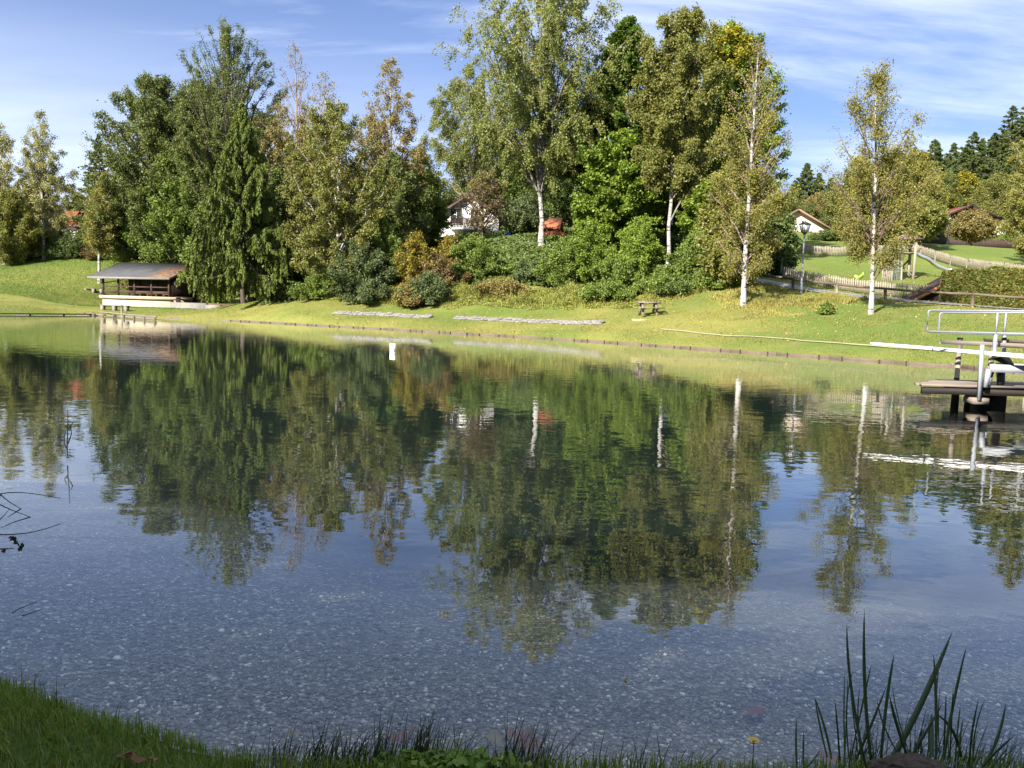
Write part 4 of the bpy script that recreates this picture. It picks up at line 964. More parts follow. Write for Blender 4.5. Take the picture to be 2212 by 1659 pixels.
# white house in the trees
p = on(1013, 88); zr = at(1013, 420, 88)[2]-p[2]; t = gable_house('white_house', 'white gabled house with dark balcony half hidden by twigs', p, R_(4), 6.2, 9, zr-2.2, zr, .55, 'white', 'browntile')
b = MB(); b.box(-1.9,1.5,-1.15,-.05,zr-3.7,zr-3.55); bl = b.build('balcony', M['whitepaint'], t)
b = MB()
for k in range(23): b.box(-1.88+.148*k,-1.76+.148*k,-1.14,-1.1,zr-3.545,zr-2.65)
b.box(-1.95,1.55,-1.16,-1.08,zr-2.64,zr-2.55); b.build('balustrade', M['darkwood'], bl)
window(t,-1.35,-.002,zr-2.3,1.2,1.5); window(t,.55,-.002,zr-2.3,.8,1.5); window(t,-1.6,-.002,zr-4.9,1.5,1.2); window(t,1.1,-.002,zr-4.9,1.2,1.2)
for s in (-1,1): b = MB(); b.beam((0,-.58,zr-.02),(s*3.6,-.58,zr-.02-2.2/3.1*3.6),.05,.22); b.build('verge_board', M['browntile'], t)
# orange roofed shed
p = on(1208, 84); zr = at(1208, 473, 84)[2]-p[2]; t = gable_house('garden_shed', 'small shed with bright orange roof right of the tall white birch trunk', p, R_(80), 2.8, 3.2, zr-1.0, zr, .25, 'tanwood', 'oranget', .1)
b = MB(); b.box(-.4,.4,-.05,-.004,-.2,zr-1.1); b.build('door', M['doorwood'], t)
b = MB(); b.lathe([(.001,0),(.24,0),(.28,.3),(.28,.6),(.25,.85),(.001,.86)], sides=14); tag(b.build('rain_barrel', M['blue'], None, loc=on(1097, 79.5), smooth=True), 'blue barrel standing right of the white house', 'barrel')
# red roofed house on the left
p = on(152, 118); ze = at(152, 488, 118)[2]-p[2]; zr = at(152, 459, 118)[2]-p[2]
t = thing('red_roofed_house', 'white house with red hipped roof behind the left birches', 'house', p, R_(8))
b = MB(); b.box(-4.6,2.6,0,7,-2,ze); b.build('wall', M['white'], t)
b = MB(); b.add([(-5.1,-.5,ze),(3.1,-.5,ze),(3.1,7.5,ze),(-5.1,7.5,ze),(-2.2,3.5,zr+.5),(.6,3.5,zr+.5)], [[[0,1,5,4],[2,3,4,5]],[[1,2,5],[3,0,4]],[[3,2,1,0]]]); rf = b.build('roof', M['redtile'], t)
b = MB(); b.box(-5.12,3.12,-.6,-.5,ze-.12,ze+.03); b.build('gutter', M['galv'], rf)
for x in (-3.2,-1,1.3): window(t,x,-.002,ze-1.3,1.1,1.2)
# white garden wall
p = on(226, 92); gw = thing('garden_wall', 'low whitewashed garden wall on the slope behind the slim young birch', 'wall', p, R_(-6))
b = MB(); b.box(-1.0,1.0,-.15,.15,-.4,.95); b.build('wall_block', M['concrete'] if False else M['cream'], gw)
b = MB(); b.box(1.0,3.2,-.14,.14,-.4,.55); b.build('lower_block', M['cream'], gw)
# pale pink gabled house
p = on(1720, 108); zr = at(1719, 455, 108)[2]-p[2]
t = gable_house('pink_house', 'pale pink gabled house with wide wooden eaves behind the first lamp', p, R_(-6), 8.4, 11, zr-2.4, zr, .8, 'pinkwall', 'browntile', .16)
for s in (-1,1): b = MB(); b.beam((0,-.83,zr+.06),(s*5.0,-.83,zr+.06-2.4/4.2*5.0),.06,.2); b.build('verge_board', M['tanwood'], t)
b = MB(); b.lathe([(.001,0),(.12,.02),(.15,.12),(.1,.22),(.001,.25)], c=(.6,-.25,zr-1.3), sides=10); b.build('wall_lamp', M['whitepaint'], t)
window(t,-1.6,-.002,zr-2.6,1.0,1.1); window(t,1.5,-.002,zr-3.2,1.1,1.2)
M['chalettile'] = mat_simple('dull_red_tiles', (.20,.075,.05), .35, 6, .85, .2, 0, .5)
# dark chalet
p = on(2088, 115); zr = at(2088, 446, 115)[2]-p[2]
t = gable_house('dark_chalet', 'dark brown timber chalet with a broad low gable on the right hill', p, R_(5), 7.2, 9, zr-1.45, zr, .9, 'darkwood', 'chalettile', .14)
for s in (-1,1): b = MB(); b.beam((0,-.93,zr+.04),(s*4.5,-.93,zr+.04-1.45/3.6*4.5),.07,.3); b.build('verge_board', M['darkwood'], t)
b = MB(); b.box(-3.4,.2,-.9,-.8,zr-2.2,zr-2.05); b.build('balcony_rail', M['greywood'], t)
b = MB(); b.box(-4.6,-3.9,2,2.7,zr-2,zr+.1); b.build('chimney', M['pinkwall'], t)
window(t,-1.6,-.002,zr-3.0,1.2,1.1); window(t,1.4,-.002,zr-3.0,1.2,1.1)
b = MB(); b.box(3.7,5.4,-.6,5,-1.5,zr-2.1); an = b.build('annex', M['white'], t)
b = MB(); b.hexa([(3.3,-1.2,zr-1.75),(6.6,-1.2,zr-2.75),(6.6,5.6,zr-2.75),(3.3,5.6,zr-1.75),(3.3,-1.2,zr-1.6),(6.6,-1.2,zr-2.6),(6.6,5.6,zr-2.6),(3.3,5.6,zr-1.6)]); b.build('annex_roof', M['darkwood'], an)

# ------------------------------------------------------------------ diving stage in the water on the right
def Z(x, y, d): return at(1902.75+.16*x, 637.2+.16*y, d)
zd = .45
X0 = at(1994, 830, 16.0)[0]; Xt = at(1971.6, 829, 16.7)[0]; XR = X0+6.0
o = np.array([X0+1.5, 16.7, 0.])
js = thing('timber_stage', 'weathered timber bathing stage with pointed end standing in the lake', 'stage', o)
y0, y1 = 16.0-o[1], 17.45-o[1]
xt = at(1971.6, 829, 16.1)[0]-o[0]; xb = at(2024, 820, 17.4)[0]-o[0]
b = MB(); n_pl = 10; wpl = (y1-y0)/n_pl
for k in range(n_pl):
    ya = y0+k*wpl+.006; yb = ya+wpl-.012; xs_ = xt+(xb-xt)*np.clip((ya+.5*wpl-y0-.1)/1.3, 0, 1)+random.uniform(-.05,.05)
    if k == 0: xs_ = X0-o[0]
    x = xs_
    while x < XR-o[0]:
        L = random.uniform(1.6, 3.0); dz = random.uniform(-.008,.008); sk = random.uniform(-.006,.006)
        b.hexa([(x,ya,zd-.045+dz),(x+L,ya+sk,zd-.045+dz),(x+L,yb+sk,zd-.045+dz),(x+(.12 if k == 1 and x == xs_ else 0),yb,zd-.045+dz),(x,ya,zd+dz),(x+L,ya+sk,zd+dz),(x+L,yb+sk,zd+dz),(x+(.12 if k == 1 and x == xs_ else 0),yb,zd+dz)]); x += L+.012
b.build('deck_boards', M['greywood'], js)
b = MB(); b.box(X0-o[0]+.02,XR-o[0],y0+.04,y0+.12,zd-.19,zd-.055); b.box(xb+.15,XR-o[0],y1-.14,y1-.06,zd-.23,zd-.055); b.box(xb,XR-o[0],-.05,.05,zd-.2,zd-.055); b.build('beam', M['blackwood'], js)
for (px, y, r) in [(2064,16.65,.075),(2092,17.3,.07),(2400,16.4,.08)]:
    X = at(px, 850, y)[0]-o[0]; b = MB(); b.tube([(X,y-o[1],-1.8),(X,y-o[1],zd-.24)], r, 10); b.build('pile', M['blackwood'], js, smooth=True)
b = MB(); X = at(2138, 880, 16.7)[0]-o[0]; b.box(X-.21,X+.21,-.2,.35,-1.8,zd-.235); b.build('pile_block', M['blackwood'], js)
b = MB(); X = at(2118, 860, 15.95)[0]-o[0]; b.box(X-.14,X+.15,y0-.09,y0+.3,.10,.215); b.build('bracket', M['greywood'], js)
for px, top in ((2068,729),(2139,733)):
    X = at(px, 800, 17.3)[0]-o[0]; zt_ = at(px, top, 17.3)[2]
    b = MB(); b.tube([(X,17.3-o[1],zd-.02),(X+.01,17.3-o[1],zt_)], .05, 10); pz = b.build('log_post', M['greywoodz'], js, smooth=True)
    b = MB()
    for zz in (zd+.03, zd+.34, zd+.45, zt_-.02): b.tube([(X,17.3-o[1],zz-.018),(X,17.3-o[1],zz+.018)], .055, 10)
    b.build('band', M['blackrubber'], pz)
a = at(2031.5,739,16.45)-o; c = at(2300,751,16.45)-o
b = MB(); b.tube([a, a*.7+c*.3+(0,0,.006), a*.3+c*.7-(0,0,.006), c], [.043,.046,.05,.05], 10); b.build('log_rail', M['greywood'], js, smooth=True)
a = at(2125,735,17.2)-o; c = at(2300,742,17.2)-o; b = MB(); b.tube([a, c], .04, 8); b.build('log_rail', M['oldwood'], js, smooth=True)

bo = np.array([at(2150, 790, 16.3)[0], 16.3, zd+.01])
db = thing('diving_board', 'white springboard on a grey steel stand with tubular handrails', 'diving board', bo)
# board: tapered slab rising slightly towards its tip
A = at(1885.5,741,17.4); B = at(2215,769.5,15.75); D = (A-B); D /= np.linalg.norm(D); B2 = B-D*1.2; sdv = nrm(np.cross(D, (0,0,1))); up = nrm(np.cross(sdv, D))
b = MB(); secs = [(A,.23,.022),(A-D*.05,.25,.03),(A*.6+B*.4,.25,.05),(B,.25,.075),(B2,.25,.075)]
V = []
for c, hwid, th in secs:
    V += [c-sdv*hwid-up*th/2-bo, c+sdv*hwid-up*th/2-bo, c+sdv*hwid+up*th/2-bo, c-sdv*hwid+up*th/2-bo]
fa = [[4*i+j, 4*i+(j+1)%4, 4*i+4+(j+1)%4, 4*i+4+j] for i in range(4) for j in range(4)]
b.add(V, [fa, [[0,3,2,1]], [[16,17,18,19]]]); b.build('board', M['boardwhite'], db)
def loop(pl, d, r):
    pts = [Z(x, y, d)-bo for x, y in pl]; out = []
    for i, p in enumerate(pts):
        if 0 < i < len(pts)-1:
            u = p+nrm(pts[i-1]-p)*.06; w = p+nrm(pts[i+1]-p)*.06
            out += [(1-t)**2*u+2*t*(1-t)*p+t*t*w for t in np.linspace(0,1,5)]
        else: out.append(p)
    return MB().tube(out, r, 8)
loop([(2400,222),(640,208),(618,492),(2400,535)], 15.9, .020).build('handrail', M['galv'], db, smooth=True)
loop([(2400,242),(800,238),(775,512),(2400,545)], 16.6, .019).build('handrail', M['galv'], db, smooth=True)
def post(x0, y0_, x1, y1_, d, w): 
    b = MB(); b.beam(Z(x0,y0_,d)-bo, Z(x1,y1_,d)-bo, w, w, (0,1,0)); return b
post(1577,235,1553,525,15.9,.032).build('upright', M['greypaint'], db)
post(1550,520,1528,835,15.92,.058).build('upright', M['greypaint'], db)
post(1690,245,1668,530,16.6,.03).build('upright', M['greypaint'], db)
u = post(1668,528,1650,1195,16.62,.052).build('upright', M['greypaint'], db)
post(1666,575,1664,612,16.62,.064).build('collar', M['blackrubber'], db)
post(1368,672,1324,1422,15.9,.064).build('mooring_post', M['greypaint'], db)
b = MB(); b.beam(Z(1470,985,15.92)-bo, Z(2500,1030,15.92)-bo, .06, .15); b.build('side_beam', M['greypaint'], db)
b = MB(); b.beam(Z(1560,960,16.5)-bo, Z(2500,1000,16.5)-bo, .06, .13); b.build('side_beam', M['greypaint'], db)
b = MB(); b.beam(Z(1455,1000,15.9)-bo, Z(1410,1245,15.9)-bo, .085, .085, (0,1,0)); b.build('leg', M['greypaint'], db)
b = MB(); b.beam(Z(1490,1040,16.5)-bo, Z(1440,1240,16.5)-bo, .06, .06, (0,1,0)); b.build('leg', M['greypaint'], db)
b = MB(); b.beam(Z(1605,1020,16.2)-bo, Z(1615,1215,16.2)-bo, .10, .08, (0,1,0)); b.build('leg', M['blackrubber'], db)
b = MB(); b.beam(Z(1500,1030,16.1)-bo, Z(1470,1110,16.1)-bo, .07, .06, (0,1,0)); b.build('brace', M['blackrubber'], db)
q = [Z(1515,845,15.95)-bo, Z(1690,935,15.95)-bo, Z(1800,935,16.1)-bo, Z(1720,820,16.5)-bo]
b = MB(); b.add(q+[p-(0,0,.03) for p in q], [[[0,1,2,3],[7,6,5,4],[0,4,5,1],[1,5,6,2],[2,6,7,3],[3,7,4,0]]]); b.build('fulcrum_plate', M['blackrubber'], db)
# ------------------------------------------------------------------ near bank, reeds, pebbles, ground cover
M['blade'] = mat_leaf('leaf_grass', [(.10,.175,.018),(.155,.25,.03),(.21,.28,.045),(.26,.23,.07)], .3, .3)
M['bladefar'] = mat_leaf('leaf_far_grass', [(.16,.165,.034),(.22,.205,.05),(.29,.25,.085),(.12,.155,.028)], .25, .3)
M['longgrass'] = mat_leaf('leaf_long_grass', [(.30,.30,.07),(.40,.34,.11),(.22,.26,.055),(.46,.36,.15)], .3, .5, light=(1.4,1.3,1.1))
M['herbs'] = mat_leaf('leaf_wild_herbs', [(.23,.265,.055),(.34,.32,.085),(.16,.235,.045),(.30,.23,.09)], .3, .6, dark=(.6,.65,.5), light=(1.4,1.25,1.1), nscale=.9)
M['rush'] = mat_leaf('leaf_rush', [(.045,.075,.02),(.07,.10,.03),(.10,.085,.05)], .2, .2)
M['iris'] = mat_leaf('leaf_iris', [(.045,.085,.018),(.06,.11,.022),(.05,.08,.03)], .25, .2, gloss=.06)
M['drystem'] = mat_simple('dry_reed_stem', (.06,.05,.035), .3, 6)
M['deadleaf'] = mat_leaf('leaf_fallen_brown', [(.22,.11,.05),(.16,.08,.04)], .2, .3, nscale=9)
M['sunkleaf'] = mat_leaf('leaf_sunken_red', [(.30,.13,.08),(.24,.10,.07)], .1, .4, nscale=9)
M['tanleaf'] = mat_leaf('leaf_sunken_tan', [(.26,.20,.10),(.21,.16,.07)], .1, .3, nscale=9)
M['clover'] = mat_leaf('leaf_clover', [(.11,.21,.02),(.16,.27,.03),(.2,.28,.05)], .35, .2)
def blades(P, h, w, lean=.35, g=rng, seg=2):
    """grass blades: two-quad tapering strips"""
    n = len(P); az = g.uniform(0, 2*np.pi, n); hh = h*g.uniform(.55, 1.3, n); ww = w*g.uniform(.7, 1.3, n)
    d = np.stack([np.cos(az), np.sin(az), 0*az], -1); s = np.stack([-np.sin(az), np.cos(az), 0*az], -1)*ww[:, None]/2
    bend = (lean*np.abs(g.normal(0, 1, n))*hh)[:, None]*d
    m = P + bend*.3 + np.array([0,0,1])*hh[:, None]*.6; t = P + bend + np.array([0,0,1])*hh[:, None]*np.clip(1-.15*np.abs(bend[:, :1]+bend[:, 1:2])/hh[:, None], .6, 1)
    V = np.stack([P-s, P+s, m+s*.75, m-s*.75, t], 1).reshape(-1, 3); k = np.arange(n)*5
    return V, [np.stack([k, k+1, k+2, k+3], 1), np.stack([k+3, k+2, k+4], 1)]
def scatter(x0, x1, y0, y1, n, smin, smax, g=rng):
    P = np.stack([g.uniform(x0, x1, n), g.uniform(y0, y1, n)], -1); s = sdist(P); P = P[(s > smin) & (s < smax)]; s = s[(s > smin) & (s < smax)]
    return np.concatenate([P, height(P)[:, None]], 1), s
g4 = np.random.default_rng(44)
P, s = scatter(-5.5, 3.5, 1.6, 6.2, 240000, .0, 2.6, g4)
V, f = blades(P, np.where(s < .12, .06, .04)*(1+.5*vnoise(P[:, :2], .25)), .0045, .5, g4)
stuff(MB().add(V, f).build('bank_grass', M['blade']), 'short green grass on the shaded near bank', 'grass')
P, s = scatter(-5.5, 3.2, 1.6, 6.2, 26000, -.03, .09, g4); P[:, 2] = np.maximum(P[:, 2], -.03)
k = g4.uniform(0, 1, len(P)) < .35+.4*vnoise(P[:, :2], .35, 9); P = P[k]
lf = 1-sstep(-1.9, -.7, P[:, 0]); P = P[g4.uniform(0,1,len(P)) < .25+.75*lf]; lf = 1-sstep(-1.9, -.7, P[:, 0]); V, f = blades(P, .05+.09*lf, .0042, .45, g4)
stuff(MB().add(V, f).build('edge_grass', M['rush']), 'dark longer grass fringing the near waterline', 'grass')
# clover at the bottom edge
P = hitz(965, 1664)+np.stack([g4.normal(0, .13, 420), g4.normal(-.03, .05, 420), g4.uniform(.0, .05, 420)], -1); P[:, 2] += np.maximum(height(P[:, :2]), 0)
nn = nrm(g4.normal(0, .35, P.shape)+np.array([0,-.1,1])); a = nrm(np.cross(nn, g4.normal(0,1,P.shape))); b_ = np.cross(nn, a)
v, f = quads(P, a*.017, b_*.014); stuff(MB().add(v, [f]).build('clover_patch', M['clover']), 'bright sunlit clover leaves at the bottom centre edge', 'clover')

# rush tufts
def rush(label, px, py, n, hpx, spread, seed, lean=.2):
    g = np.random.default_rng(seed); b0 = hitz(px, py, .0); d = b0[1]; b0[2] = -.04
    t = thing('rush_tuft', label, 'rush', b0, 0, 'rush tufts along the near waterline'); H = .82*hpx/F*d; n = int(n*.8)
    q = np.stack([g.normal(0, spread, n), g.normal(0, .05, n), 0*np.ones(n)], -1); az = g.uniform(0, 2*np.pi, n); ln = np.abs(g.normal(0, lean, n)); h = H*g.uniform(.35, 1.05, n)**1.1
    u = np.linspace(0, 1, 5)[None, :, None]; dr = np.stack([np.cos(az)*ln+.10, np.sin(az)*ln*.6, np.ones(n)], -1)*h[:, None]
    Pp = q[:, None]+dr[:, None]*u; Pp[:, :, 2] -= (.25*ln*h)[:, None]*u[..., 0]**2*1.5; Pp[:, :, 0] += (dr[:, 0]*.6)[:, None]*u[..., 0]**2
    v, f = tubes(Pp, np.array([.0021,.0019,.0016,.0011,.0004])[None]*g.uniform(.8,1.3,n)[:, None], 4)
    MB().add(v, [f]).build('stems', M['rush'], t, smooth=True)
for i, (px, py, n, h, sp, lb) in enumerate([
    (640,1650,95,125,.075,'leftmost big rush tuft at the bottom, left of the centre'),
    (720,1656,120,165,.08,'dense dark rush tuft, second big one from the left at the bottom'),
    (800,1660,110,135,.07,'short dense rush tuft beside the clover at the bottom'),
    (868,1660,130,205,.06,'tallest rush tuft at the bottom left of centre, stems spread right'),
    (940,1662,100,180,.06,'rush tuft just above the bright clover'),
    (1020,1664,50,110,.06,'thin low rush tuft right of the bright clover'),
    (1118,1662,95,180,.055,'rush tuft at the bottom centre beside the red sunken leaves'),
    (1180,1664,60,130,.05,'small rush tuft right of the red sunken leaves'),
    (1300,1668,30,115,.06,'sparse rush tuft at the bottom right of centre'),
    (1400,1668,34,140,.06,'sparse rush tuft halfway to the yellow flower'),
    (1480,1670,26,120,.05,'sparse rush tuft nearest the yellow flower'),
    (560,1640,36,70,.06,'low rush tuft where the left bank ends'),
    (1868,1664,60,170,.05,'rush tuft among the left blades of the iris clump'),
    (1985,1660,60,190,.055,'rush tuft behind the dark crumbly rock'),
    (2085,1664,60,160,.05,'rush tuft among the right blades of the iris clump'),
    (2190,1664,60,120,.04,'low rush tuft in the bottom right corner')]):
    rush(lb, px, py, n, h, sp, 600+i)

# iris clump at the bottom right
def I(X, Y, d): return at(1593+.28*X, 1194.75+.28*Y, d)
def iris_blade(pts, wpx, d, tip_d, par, o):
    p = [I(*pts[0], d), I(*pts[1], (d+tip_d)/2), I(*pts[2], tip_d)]
    p0 = p[0].copy(); p[0] = p[0]+(p[0]-p[1])*.08
    u = np.linspace(0, 1, 12)[:, None]; c = p[1]*2-.5*(p[0]+p[2]); L = (1-u)**2*p[0]+2*u*(1-u)*c+u*u*p[2]
    w = wpx*.28/F*d*.72*np.interp(u[:, 0], [0,.35,.7,.9,1], [.8,1,.9,.5,.02])
    vd = nrm(L-EYE); T = nrm(np.gradient(L, axis=0)); S = nrm(np.cross(T, vd)); tw = random.uniform(-.5,.5); S = S*math.cos(tw)+vd*math.sin(tw)
    N = nrm(np.cross(T, S))*.25
    V = np.stack([L-S*w[:, None], L+N*w[:, None], L+S*w[:, None], L-N*w[:, None]], 1).reshape(-1, 3)-o
    i = np.arange(11)[:, None]*4; j = np.arange(4)[None]; f = np.stack([i+j, i+(j+1)%4, i+4+(j+1)%4, i+4+j], -1).reshape(-1, 4)
    MB().add(V, [f]).build('blade', M['iris'], par, smooth=True)
def iris(label, bl, d):
    o = I(*bl[0][0], d); o[2] = 0
    t = thing('iris_plant', label, 'iris', o, 0, 'sword leaved iris plants at the bottom right')
    for k, (a, m, c, w) in enumerate(bl):
        dd = d+random.uniform(-.06,.08); iris_blade((a, m, c), w, dd, dd+random.uniform(-.1,.12), t, o)
iris('pair of short upright iris blades left of the iris clump', [((460,1650),(452,1480),(455,1280),13),((510,1650),(508,1510),(512,1365),11),((540,1650),(600,1575),(638,1520),11)], 3.02)
iris('iris plant with two blades leaning left at the clump\'s left edge', [((722,1570),(668,1330),(590,1100),15),((690,1560),(640,1350),(596,1110),10),((790,1640),(775,1390),(750,1120),11)], 3.08)
iris('tall iris plant with the two highest straight blades', [((990,1640),(878,1040),(845,530),17),((1040,1640),(985,1080),(980,425),20),((830,1600),(822,1250),(828,920),10),((870,1600),(968,1150),(1035,855),10),((870,1640),(842,1200),(900,895),9),((890,1640),(1000,1400),(1150,1025),16),((930,1560),(900,1300),(870,1060),8),((820,1640),(840,1300),(850,945),9),((960,1600),(930,1300),(945,1035),8)], 3.02)
iris('iris plant with the broad blade leaning right across the clump', [((1170,1610),(1390,1215),(1660,600),34),((1105,1600),(1152,1140),(1210,780),18),((1310,1560),(1232,1330),(1170,1090),18),((1240,1550),(1130,1330),(1078,1125),9),((1330,1550),(1240,1270),(1192,1005),8)], 2.98)
iris('iris plant with a snapped folded blade right of the broad one', [((1500,1560),(1495,1400),(1500,1235),30),((1720,1560),(1660,1370),(1530,1238),17),((1530,1560),(1532,1150),(1512,775),17),((1545,1500),(1530,1150),(1575,745),9),((1600,1560),(1668,1150),(1770,710),16),((1590,1560),(1602,1310),(1610,1075),10),((1640,1560),(1652,1290),(1665,1035),9),((1350,1550),(1440,1400),(1590,1150),14),((1560,1540),(1550,1300),(1562,1035),7)], 2.98)
iris('iris plant with lighter green blades near the right edge', [((1790,1640),(1808,1400),(1860,1130),12),((1820,1620),(1836,1370),(1910,1125),8),((1700,1630),(1718,1430),(1745,1265),10),((1680,1600),(1698,1370),(1722,1165),9),((1820,1640),(1860,1570),(1920,1470),13)], 3.02)
iris('iris plant leaning out at the right edge of the clump', [((1890,1640),(2000,1440),(2072,1150),17),((1900,1640),(2000,1530),(2140,1405),14),((1960,1655),(2030,1570),(2090,1490),9)], 2.98)
# rock
c = at(1972, 1668, 2.86); g = np.random.default_rng(5); v, f = icosphere(4)
v = v*(1+.16*vnoise(v[:, :2]*2+v[:, 2:]*1.3, .55)[:, None]+.07*vnoise(v[:, [1,2]]*3+v[:, :1], .3)[:, None]+.03*vnoise(v[:, :2]*9+v[:, 2:]*7, .5)[:, None])*np.array([.145,.1,.075])
M['rock'] = mat_simple('dark_crumbly_rock', (.10,.075,.055), .6, 28, .95, .1, 0, .9)
tag(MB().add(v, [f]).build('rock', M['rock'], None, loc=(c[0], c[1], c[2]-.02)), 'dark crumbly rock at the foot of the iris clump', 'rock')
# yellow flower
fb = at(1622, 1664, 2.98); ft = at(1628, 1601, 3.0); t = thing('hawkbit_flower', 'single yellow flower on a thin stem at the bottom right of centre', 'flower', (fb[0], fb[1], 0)); o = np.array(t.location)
b = MB(); b.tube([fb-o-(0,0,.06), (fb+ft)/2-o+(.004,0,0), ft-o-(0,0,.006)], .0016, 5); b.lathe([(.001,-.014),(.005,-.010),(.006,-.002)], c=ft-o, sides=8); b.build('stem', M['drystem'], t)
M['petal'] = mat_simple('yellow_petal', (.75,.50,.02), .12, 20); a = np.linspace(0, 2*np.pi, 22, endpoint=False)
V = []; 
for ring, (r0, r1, z1) in enumerate([(.004,.024,.006),(.003,.015,.012)]):
    for x in a: V += [ft-o+np.array([math.cos(x+q+ring*.1)*r, math.sin(x+q+ring*.1)*r, z]) for r, q, z in ((r0,0,0),(r1*.8,-.10,z1*.8),(r1,0,z1),(r1*.8,.10,z1*.8))]
MB().add(V, [np.arange(len(V)).reshape(-1, 4)]).build('petals', M['petal'], t)
# dry stems over the water at the left
def D2(X, Y, d): return at(.28*X, 796.5+.28*Y, d)
def stems(label, lines, d, r, leaves=None):
    o = D2(*lines[0][0], d)
    t = thing('dry_reed', label, 'reed', (o[0], o[1], 0), 0, 'dry reed stems over the water at the left'); o = np.array(t.location); b = MB()
    for ln in lines:
        n = 9; q = np.array([D2(x, y, d+.1*k) for k, (x, y) in enumerate(ln)]); u = np.linspace(0, len(q)-1, n); 
        L = np.stack([np.interp(u, range(len(q)), q[:, i]) for i in range(3)], -1); L[1:-1] = .5*L[1:-1]+.25*(L[:-2]+L[2:])
        b.tube(L-o, np.linspace(r, r*.5, n), 5)
    b.build('stems', M['drystem'], t, smooth=True)
    if leaves:
        P = np.array([D2(x+random.uniform(-14,14), y+random.uniform(-14,14), d) for x, y in leaves for _ in range(4)])-o; nn = nrm(rng.normal(0,1,P.shape)); a = nrm(np.cross(nn, rng.normal(0,1,P.shape)))
        v, f = quads(P, a*.014, np.cross(nn, a)*.009); MB().add(v, [f]).build('leaves', M['drystem'], t)
stems('broken dry reed stems crossing at the left edge', [[(-40,1230),(0,965),(30,960)],[(-60,1000),(0,962),(120,950),(300,968),(470,1000)],[(-20,950),(60,1020),(160,1082)],[(160,1082),(60,1145)],[(-30,1035),(100,1095),(232,1145)],[(232,1145),(100,1185),(10,1225)],[(-30,1190),(35,1130),(70,1085)]], 4.4, .0035)
stems('long curved dry reed with withered leaves at the left edge', [[(-60,1270),(0,1283),(200,1272),(340,1240),(470,1195)],[(80,1300),(120,1330),(150,1370),(165,1400)],[(-10,1392),(50,1388),(102,1386)]], 4.1, .004, [(95,1305),(120,1318),(130,1345),(155,1385),(160,1372),(20,1400)])
stems('thin upright dry reed standing in the water at the left', [[(520,690),(518,560),(524,420),(520,320)],[(512,610),(555,500),(540,440)],[(505,600),(492,560),(505,480)],[(540,450),(560,420)]], 8.6, .007)
stems('small forked reed tip poking out of the water at the left', [[(95,1885),(150,1850),(283,1798)],[(175,1905),(250,1880),(330,1855)]], 3.95, .0035)

# leaves: shapes with pointed lobes
def lobed(c, r, rotz, tilt, m, label, name='fallen_leaf'):
    n = 40; a = np.linspace(0, 2*np.pi, n, endpoint=False); rr = r*(.62+.38*np.abs(np.cos(a*2.5))**1.3)*(1-.25*(np.cos(a) < -.8))
    V = np.stack([rr*np.cos(a), rr*np.sin(a), .18*rr*np.cos(3*a)+.25*rr*np.sin(a)**2], -1); V = np.concatenate([[[0,0,0]], V])
    o = MB().add(V, [[[0, 1+i, 1+(i+1)%n] for i in range(n)]]).build(name, M[m], None, smooth=True, loc=c, rotz=rotz); o.rotation_euler[0] = tilt
    tag(o, label, 'leaf', 'fallen leaves on the bank and in the shallows')
def water_leaf(px, py, r, m, lb, z=.004, **k): c = hitz(px, py, z); lobed(c, r, random.uniform(0, 6), .02, m, lb, **k)
def bank_leaf(px, py, r, m, lb):
    c = hitz(px, py, .22); c[2] = gz(c[0], c[1])+.045; lobed(c, r, random.uniform(0,6), .4, m, lb)
bank_leaf(270, 1628, .035, 'deadleaf', 'brown curled leaf lying in the grass of the left bank')
bank_leaf(292, 1633, .04, 'deadleaf', 'larger brown curled leaf beside the smaller one on the left bank')
bank_leaf(330, 1624, .018, 'sunkleaf', 'tiny dark red leaf in the grass of the left bank')
water_leaf(1352, 1468, .017, 'tanleaf', 'yellowish leaf floating alone right of the birch reflection')
water_leaf(1350, 1482, .012, 'tanleaf', 'smaller yellowish leaf floating just below the lone one')
for (px, py, r, m, lb, z) in [(1072,1598,.065,'tanleaf','tan sunken leaf left of the red sunken ones',-.1),(1118,1592,.075,'sunkleaf','large red sunken leaf at the bottom centre',-.09),
    (1150,1612,.07,'sunkleaf','red sunken leaf lowest of the group at the bottom centre',-.08),(1146,1578,.03,'deadleaf','small orange leaf above the large red sunken one',-.05),(1128,1618,.05,'tanleaf','yellowish sunken leaf between the red ones',-.09),
    (634,1583,.035,'tanleaf','yellow sunken leaf behind the leftmost rush tuft',-.08),(860,1592,.05,'sunkleaf','red sunken leaf behind the tallest rush tuft',-.1),(893,1580,.03,'deadleaf','small orange leaf behind the tallest rush tuft',-.06),
    (1632,1540,.06,'sunkleaf','dark red sunken leaf above the yellow flower',-.2),(1560,1655,.04,'deadleaf','brown leaf near the bottom edge left of the yellow flower',-.05),
    (1790,1640,.06,'sunkleaf','red sunken leaf at the left foot of the iris clump',-.06),(985,1612,.05,'tanleaf','pale sunken leaf between two rush tufts',-.09)]:
    c = hitz(px, py, z); c[2] = max(gz(c[0], c[1])+.02, z); lobed(c, r, random.uniform(0,6), .05, m, lb)

